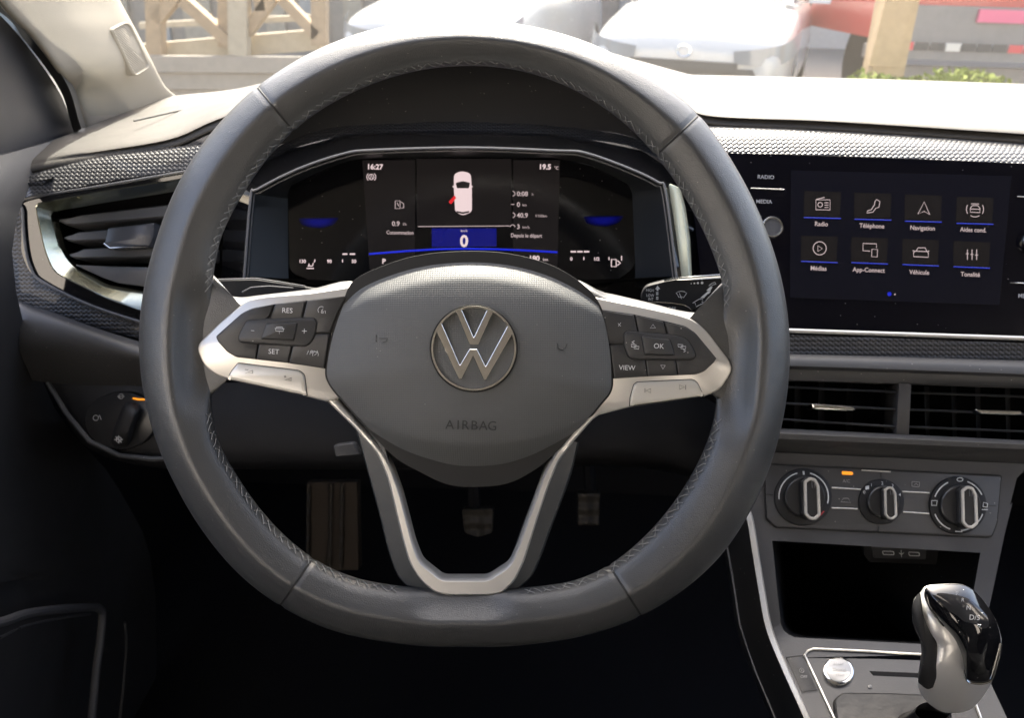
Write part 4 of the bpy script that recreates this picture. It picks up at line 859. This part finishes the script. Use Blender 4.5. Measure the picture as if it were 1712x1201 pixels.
b.loft([[P(x - 0, y, .66 + .12 * (y + 60) / 284) for x, y in sl], [P(x + 12, y - 9, .655 + .12 * (y + 60) / 284) for x, y in sl], [P(x + 20, y - 12, .68 + .12 * (y + 60) / 284) for x, y in sl]], n=40); b.build('door_seal', M_rubber, door)
b = MB()
dt = [(-420,300),(-60,268),(0,257),(60,245),(110,228),(135,216)]
b.loft([[onX(x, y, DX) for x, y in ((-420,-100),(-200,-60),(-60,-10),(0,25),(60,95),(105,165),(124,226))], [onX(x, y, DX) for x, y in ((-420,300),(-200,280),(-60,268),(0,257),(60,245),(105,232),(126,226))]], n=30)
b.build('mirror_corner_cover', mat('corner_cover', (.03, .03, .034), .35, bump=.1), door)
b = MB()
b.loft([[onX(x, y, DX) for x, y in dt], [onX(x, y, DX + .012) for x, y in ((-420,320),(-60,280),(0,270),(30,262),(60,255),(90,248))], [onX(x, y, DX + .03) for x, y in ((-420,420),(-60,420),(0,420),(12,420),(15,420),(20,420))], [onX(x, y, DX + .01) for x, y in ((-420,700),(-60,700),(0,700),(30,690),(60,685),(90,680))],
        [onX(x, y, DX) for x, y in ((-420,960),(-60,960),(20,950),(80,900),(140,850),(200,820))], [onX(x, y, DX - .01) for x, y in ((-420,1020),(-60,1015),(40,1012),(120,1010),(180,1005),(260,1000))], [onX(x, y, DX - .02) for x, y in ((-420,1500),(-60,1500),(40,1500),(120,1500),(180,1500),(250,1500))]], n=40, rsub=4)
b.build('door_card', mat('door_plastic', (.03, .03, .032), .6, spec=.4, bump=.3, bscale=900), door)
b = MB(); zf = lambda p: Z(0, 860, 3.523, p)
pk = [onX(x, y, DX + .03) for x, y in zf([(-300,700),(0,640),(150,590),(350,562),(540,550),(585,560),(602,600),(590,750),(570,900),(545,1150),(530,1300)])]
b.tube(crom(pk, 5), .004, seg=10); b.build('pocket_rim', mat('pocket_rim', (.06, .06, .065), .5), door)
b = MB(); b.tube(crom([onX(x, y, DX + .03) for x, y in zf([(0,730),(150,660),(350,615),(530,592)])], 5), .0012, seg=6); b.tube(crom([onX(x, y, DX + .02) for x, y in zf([(735,640),(745,760),(728,1000),(700,1260)])], 5), .0014, seg=6); b.build('pocket_line', M_dash, door)

# footwell and pedals, cabin shell
fl_z = .40
def shell(name, m, *boxes):
    b = MB()
    for c, sz in boxes: b.box(c, sz)
    struct(b.build(name, m, smooth=False))
shell('floor', M_carpet, ((.35, .2, fl_z - .02), (1.9, 3.0, .04)))
shell('firewall', M_carpet, ((.35, 1.22, .70), (1.9, .04, .62)), ((.35, 1.04, 1.03), (1.9, .40, .04)))
shell('side_wall', M_carpet, ((-.56, .1, .70), (.05, 2.9, .62)))
shell('far_side_wall', M_carpet, ((1.20, .1, .70), (.05, 2.9, .62)))
shell('rear_wall', M_dark, ((.35, -1.5, .70), (1.9, .12, .62)))
shell('centre_pillar', M_pillar, ((-.54, -.30, 1.26), (.05, .14, .56)))
shell('far_centre_pillar', M_pillar, ((1.19, -.30, 1.26), (.05, .14, .56)))
for nm_, x_ in (('driver_seat', 0), ('passenger_seat', .74)):
    b = MB(); b.box((x_, -.12, .62), (.52, .56, .22)); b.box((x_, -.50, 1.0), (.50, .16, .74)); o = b.build(nm_, M_dark, smooth=False)
    bv = o.modifiers.new('bevel', 'BEVEL'); bv.width = .06; bv.segments = 3; struct(o)
b = MB(); b.loft([[Vector((x, .42 - .05 * abs(x - .35), 1.54)) for x in (-.5, 0, .35, .7, 1.18)], [Vector((x, .0, 1.56)) for x in (-.52, 0, .35, .7, 1.2)], [Vector((x, -1.5, 1.52)) for x in (-.52, 0, .35, .7, 1.2)]], n=12); struct(b.build('roof_lining', M_roof))
for nm, lab, pts, d, m in (('brake_pedal', 'black brake pedal with dotted rubber seen through lower wheel opening', [(772,852,6),(826,850,6),(824,892,6),(798,900,8),(776,892,6)], .98, M_pedal),
                        ('accelerator_pedal', 'narrow accelerator pedal in dark footwell right of the brake', [(966,824,3),(1004,824,3),(1002,880,3),(966,880,3)], .98, M_pedal)):
    o = thing(nm, P(pts[0][0], 820, d), lab, 'pedal'); b = MB(); b.plate(rc(pts, 3), flat(d), .015, bev=2, bevd=.003, back=True); b.build('pedal_pad', m, o)
    b = MB(); x = pts[0][0] + 22; b.tube([P(x, 860, d + .015), P(x - 4, 760, d + .03), P(x - 6, 640, d + .05)], .008); b.build('pedal_arm', M_vdark, o)
o = thing('foot_rest', P(555, 940, .95), 'brown lit left foot rest with vertical ribs in footwell', 'foot rest')
b = MB(); b.plate(rc([(512,806),(598,806),(600,955),(512,955)], 3), flat(.95), .02, bev=2, bevd=.003, back=True); b.build('rest_pad', M_mat, o)
for x in (516, 553, 572): b = MB(); b.tube([P(x, 810, .945), P(x - 2, 950, .945)], .0022); b.build('rib', M_pedal, o)
o = thing('hood_release', P(580, 760, .70), 'small black release lever under dashboard left of column', 'lever')
b = MB(); b.plate(rc([(556,745,5),(590,740,5),(604,762,5),(560,766,4)], 0), flat(.66), .012, bev=2.5, bevd=.003, back=True); b.build('lever_handle', M_dash, o)

# ================================================================== WINDSCREEN
gm = bpy.data.materials.new('windscreen_glass'); gm.use_nodes = True; t_ = gm.node_tree; t_.nodes.clear()
o_ = t_.nodes.new('ShaderNodeOutputMaterial'); tr_ = t_.nodes.new('ShaderNodeBsdfTransparent'); gl_ = t_.nodes.new('ShaderNodeBsdfGlossy'); gl_.inputs['Roughness'].default_value = .02
tr_.inputs[0].default_value = (.93, .95, .92, 1)
lw_ = t_.nodes.new('ShaderNodeLayerWeight'); lw_.inputs[0].default_value = .5; pw_ = t_.nodes.new('ShaderNodeMath'); pw_.operation = 'POWER'; pw_.inputs[1].default_value = 5
t_.links.new(lw_.outputs['Facing'], pw_.inputs[0]); fr_ = t_.nodes.new('ShaderNodeMapRange'); fr_.inputs[3].default_value = .045; fr_.inputs[4].default_value = .9; t_.links.new(pw_.outputs[0], fr_.inputs[0]); m1 = t_.nodes.new('ShaderNodeMixShader')
t_.links.new(fr_.outputs[0], m1.inputs[0]); t_.links.new(tr_.outputs[0], m1.inputs[1]); t_.links.new(gl_.outputs[0], m1.inputs[2])
ts_ = t_.nodes.new('ShaderNodeBsdfTranslucent'); ts_.inputs[0].default_value = (.95, .88, .74, 1); m2 = t_.nodes.new('ShaderNodeMixShader')  # cream translucent share stands in for the veiling glare on the glass
nz = t_.nodes.new('ShaderNodeTexNoise'); nz.inputs['Scale'].default_value = 6; mr_ = t_.nodes.new('ShaderNodeMapRange'); mr_.inputs[3].default_value = .007; mr_.inputs[4].default_value = .016
t_.links.new(nz.outputs[0], mr_.inputs[0]); t_.links.new(mr_.outputs[0], m2.inputs[0]); t_.links.new(m1.outputs[0], m2.inputs[1]); t_.links.new(ts_.outputs[0], m2.inputs[2]); t_.links.new(m2.outputs[0], o_.inputs[0])
b = MB()
b.loft([[Vector((-.52, .80, 1.10)), Vector((-.1, 1.04, 1.10)), Vector((.35, 1.12, 1.10)), Vector((.9, 1.05, 1.10)), Vector((1.3, .85, 1.10))], [Vector((-.42, .36, 1.54)), Vector((0, .40, 1.55)), Vector((.35, .42, 1.56)), Vector((.8, .40, 1.55)), Vector((1.1, .36, 1.54))]], n=24)
tag(b.build('windscreen', gm), 'clear windscreen with an added cream glare veil above the dashboard', 'windscreen')

# ================================================================== OUTSIDE
b = MB(); b.box((0, 0, -.02), (900, 900, .04)); struct(b.build('ground', M_asph, smooth=False))
def car(name, label, X, Y, rz, paint, L_=4.3, W_=1.80, H_=1.50, group=None):
    """car with its nose toward local -y"""
    c = thing(name, Vector((X, Y, 0)), label, 'car', group); base = BASE[c.name]; m = Matrix.Rotation(rz, 3, 'Z')
    def V(x, y, z): return base + m @ Vector((x, y, z))
    st_ = [(-.02, .62, .30, .52), (.0, .74, .26, .66), (.12, .84, .24, .78), (.45, .89, .22, .86), (.95, .90, .2, .95), (1.25, .90, .2, .99), (2.2, .90, .2, 1.0), (3.4, .90, .2, 1.02), (4.0, .86, .22, 1.02), (4.25, .80, .26, .98), (4.3, .7, .32, .85)]
    rows = []
    for y, hw, z0, z1 in st_:
        hw *= W_ / 1.8
        prof = [(-hw * .92, z0), (-hw, z0 + .12), (-hw * 1.0, z0 + (z1 - z0) * .65), (-hw * .93, z1 - .05), (-hw * .72, z1), (-hw * .3, z1 + .02), (0, z1 + .025), (hw * .3, z1 + .02), (hw * .72, z1), (hw * .93, z1 - .05), (hw, z0 + (z1 - z0) * .65), (hw, z0 + .12), (hw * .92, z0)]
        rows.append([V(x, y * L_ / 4.3, z) for x, z in prof])
    b = MB(); b.loft(rows, n=50, rsub=3); o0 = len(b.v); b.add(rows[0], [tuple(range(13))]); b.add(rows[-1], [tuple(range(13))]); b.build('body', paint, c, ang=50)
    k = L_ / 4.3; hw = W_ / 2
    b = MB()
    wb = [V(-hw*.82, 1.15*k, .98), V(hw*.82, 1.15*k, .98), V(hw*.66, 1.85*k, H_ - .06), V(-hw*.66, 1.85*k, H_ - .06)]
    rb = [V(-hw*.84, 3.95*k, 1.0), V(hw*.84, 3.95*k, 1.0), V(hw*.66, 3.5*k, H_ - .06), V(-hw*.66, 3.5*k, H_ - .06)]
    b.add(wb, [(0, 1, 2, 3)]); b.build('windshield', M_cglass, c)
    b = MB(); b.add(rb, [(0, 1, 2, 3)]); b.build('rear_window', M_cglass, c)
    for a_, d_, e_, f_ in ((0, 0, 3, 3), (1, 1, 2, 2)):
        b = MB(); b.add([wb[a_], rb[d_], rb[e_], wb[f_]], [(0, 1, 2, 3)]); b.build('side_window', M_cglass, c)
    b = MB(); b.loft([[wb[3], rb[3]], [wb[3].lerp(wb[2], .1) + Vector((0, 0, .05)), rb[3].lerp(rb[2], .1) + Vector((0, 0, .05))], [wb[3].lerp(wb[2], .9) + Vector((0, 0, .05)), rb[3].lerp(rb[2], .9) + Vector((0, 0, .05))], [wb[2], rb[2]]], n=8, rsub=3)
    for a_, d_ in ((0, 3), (1, 2)):
        b.bar(wb[a_], wb[d_], .07, .07); b.bar(rb[a_], rb[d_], .1, .1)
    for sx in (-1, 1): b.bar(V(sx * hw * .83, 2.55 * k, 1.0), V(sx * hw * .67, 2.6 * k, H_ - .05), .08, .05)
    b.build('roof', paint, c)
    b = MB(); b.add([V(x, -.035, z) for x, z in ((-.56, .27), (.56, .27), (.68, .40), (.60, .52), (-.60, .52), (-.68, .40))], [(0, 1, 2, 3, 4, 5)])
    b.box(V(0, -.02, .36), (W_ * .55, .06, .10), rz); b.box(V(0, -.03, .53), (W_ * .52, .06, .07), rz); b.build('grille', M_ctrim, c)
    b = MB(); b.box(V(0, -.07, .38), (.50, .02, .11), rz); b.build('number_plate', M_whiterefl, c)
    b = MB(); b.tube([V(.06 * math.cos(a), -.05, .64 + .05 * math.sin(a)) for a in [2 * math.pi * q / 12 for q in range(12)]], .008, closed=True, seg=5); b.build('badge', M_chrome, c)
    for sx in (-1, 1):
        b = MB(); b.loft([[V(sx * .42, -.05, .66), V(sx * .66, .0, .69), V(sx * .84, .12, .74), V(sx * .93, .42, .84)], [V(sx * .44, -.05, .56), V(sx * .68, -.01, .55), V(sx * .85, .10, .58), V(sx * .935, .32, .68)]], n=12); b.build('headlight', M_lamp, c)
        b = MB(); b.add([V(sx * hw * 1.0 + sx * q[0], 1.45 + q[1], 1.02 + q[2]) for q in ((0, 0, 0), (.2, 0, 0), (.22, .02, .1), (.18, .03, .15), (.02, .03, .13), (0, .1, 0), (.2, .1, 0), (.22, .1, .1), (.18, .1, .15), (.02, .1, .13))], [(0, 1, 2, 3, 4), (5, 6, 7, 8, 9), (0, 1, 6, 5), (1, 2, 7, 6), (2, 3, 8, 7), (3, 4, 9, 8), (4, 0, 5, 9)]); b.build('door_mirror', paint, c)
        for y in (.82, 3.45):
            b = MB(); p0 = V(sx * (hw - .20), y * k, .32); p1 = V(sx * (hw + .005), y * k, .32)
            def ring(p, r): return [p + Vector((0, 0, 1)) * (r * math.cos(q)) + (m @ Vector((0, 1, 0))) * (r * math.sin(q)) for q in [2 * math.pi * z / 24 for z in range(24)]]
            A3, B3 = ring(p0, .32), ring(p1, .32); b.add(A3 + B3, [(i, (i + 1) % 24, 24 + (i + 1) % 24, 24 + i) for i in range(24)] + [tuple(range(24, 48)), tuple(range(24))]); wo = b.build('wheel', M_rubber, c)
            b = MB(); b.add(ring(p1 + (m @ Vector((sx * .006, 0, 0))), .21), [tuple(range(24))]); b.build('wheel_rim', M_silver, wo)
    return c
car('parked_car', 'white parked car facing the windscreen, headlight visible right of steering wheel', 1.42, 7.5, R(-20), M_white, group='cars parked ahead')
car('parked_car', 'white parked car seen just over the top of the steering wheel rim', -1.0, 8.2, R(-18), M_white, group='cars parked ahead')
# red lorry tail at right
tk = thing('red_lorry', Vector((5.2, 8.6, 0)), 'red lorry tail with pink plate and red reflectors, far right', 'lorry')
b = MB(); b.box((5.4, 9.9, 1.25), (3.6, 2.2, 1.1)); b.build('body', M_red, tk)
b = MB(); b.box((5.4, 8.75, .86), (3.6, .1, .34)); b.build('tail_panel', M_bumper, tk)
b = MB(); b.box((5.4, 8.66, .60), (3.9, .16, .13)); b.box((5.4, 8.8, .36), (3.7, .1, .2)); bu = b.build('bumper', M_bumper, tk)
for i in range(24):
    k = i % 8; mm = M_redrefl if k in (0, 1) else (M_whiterefl if k in (4,) else M_ctrim)
    b = MB(); b.box((3.65 + i * .155, 8.575, .66), (.14, .01, .075)); b.build('reflector', mm, bu)
b = MB(); b.box((4.75, 8.68, .95), (.52, .03, .12)); b.build('number_plate', M_pink, tk)
for x in (3.9, 6.9):
    b = MB(); b.tube([Vector((x - .15, 9.6, .42)), Vector((x + .15, 9.6, .42))], .42, seg=24); b.build('wheel', M_rubber, tk)
# timber post
o = thing('timber_post', onY(1470, 128, 6.9), 'pale timber post standing between the white car and red lorry', 'post')
b = MB(); a0 = onY(1476, 128, 6.9); b.bar((a0.x, 6.9, 0), (a0.x - .02, 6.95, 2.4), .26, .2); b.bar((a0.x - .06, 6.85, .62), (a0.x - .02, 6.85, 1.6), .22, .1); b.build('post_shaft', mat('post_timber', (.42, .30, .17), .8, var=.2), o)
hg = thing('low_hedge', Vector((3.15, 6.4, 0)), 'low yellow green hedge just above the right of the dashboard', 'hedge')
gv = MB()
for k in range(4200):
    x, y, z = random.uniform(-.62, .62), random.uniform(-.25, .25), random.uniform(.05, 1)
    hh = .60 + .04 * math.sin(x * 7) + random.uniform(-.03, .03); c_ = Vector((3.15 + x, 6.4 + y, hh * z ** .4 * (1 - (x / .8) ** 4 * .35)))
    u = Vector((random.uniform(-1, 1), random.uniform(-1, 1), random.uniform(-1, 1))).normalized() * .03; v = u.cross(Vector((random.uniform(-1, 1), random.uniform(-1, 1), random.uniform(-1, 1)))).normalized() * .018
    gv.add([c_ - u, c_ - v, c_ + u, c_ + v], [(0, 1, 2, 3)])
gv.build('foliage', M_grass, hg, smooth=False)
# pergola, low wall, buildings at left
def bp(x, y, Y): return onY(x, y, Y)
pg = thing('timber_trellis', bp(395, 100, 7), 'weathered timber trellis with diagonal braces beyond windscreen, left', 'trellis')
zt = lambda x, y: (220 + x / 3.567, y / 3.567)
def pb(a, c, w, Y=7.0, m=M_wood, nm='brace'):
    b = MB(); b.bar(bp(*zt(*a), Y), bp(*zt(*c), Y), w, .12); b.build(nm, m, pg, smooth=False)
pb((575,-700), (580,280), .14, 7.05, M_wood, 'post'); pb((640,-700), (645,330), .15, 6.95, M_wood2, 'post'); pb((1120,-700), (1125,270), .12, 7.0, M_wood, 'post'); pb((120,-700), (150,320), .12, 7.0, M_wood, 'post')
pb((310,0), (600,260), .09); pb((280,-40), (150,120), .09); pb((850,-30), (690,190), .09); pb((900,-10), (1110,210), .08); pb((760,-60), (780,60), .08)
pb((60,322), (1130,232), .16, 7.15, M_wood2, 'rail'); pb((60,300), (1130,205), .06, 7.6, M_wood2, 'rail'); pb((60,150), (1130,100), .05, 7.8, M_wood2, 'rail')
o = thing('low_board_wall', bp(420, 150, 6.9), 'low pale board wall below timber trellis', 'wall')
p0 = bp(*zt(-400, 390), 6.9); p1 = bp(*zt(1500, 215), 6.9)
for i in range(6):
    b = MB(); z1 = p0.z + .02 - i * .135; b.bar((p0.x, 6.9 + i * .03, z1), (p1.x, 6.9 + i * .03, z1 + .06), .125, .06); b.build('board', M_wall, o, smooth=False)
bw = thing('bounce_wall', Vector((0, -7, 0)), 'unseen cream wall added behind the car to bounce sunlight inside', 'bounce wall')  # unseen wall added so its sunlit face fills the cabin from behind
b = MB(); b.box((0, -7.2, 3.0), (26, .4, 6)); b.build('wall', mat('cream_render', (.60, .57, .52), .85, var=.08), bw, smooth=False)
for i in range(5):
    b = MB(); b.box((-9 + i * 4.5, -6.98, 3.6), (1.1, .06, 1.3)); b.build('window', M_cglass, bw, smooth=False)  # dark panes on the added bounce wall
sb = thing('storage_building', Vector((-4, 13, 0)), 'pale ribbed metal building in background behind trellis', 'building')
b = MB(); b.box((-5, 14, 2.5), (16, .3, 5)); b.build('wall', M_wall, sb, smooth=False)
for i in range(26):
    b = MB(); b.box((-12.6 + i * .62, 13.8, 2.5), (.3 if i % 3 else .44, .08, 5)); b.build('wall_panel', M_steel if i % 2 else M_wood2, sb, smooth=False)
wh = thing('warehouse', Vector((8, 16, 0)), 'pale building behind the parked cars', 'building')
b = MB(); b.box((9.5, 17, 3), (13, .4, 6)); b.build('wall', mat('pale_render', (.42, .42, .38), .8, var=.1), wh, smooth=False)
for i in range(8):
    b = MB(); b.box((4 + i * 1.5, 16.75, 1.6), (.9, .08, 1.7)); b.build('window', M_cglass, wh, smooth=False)
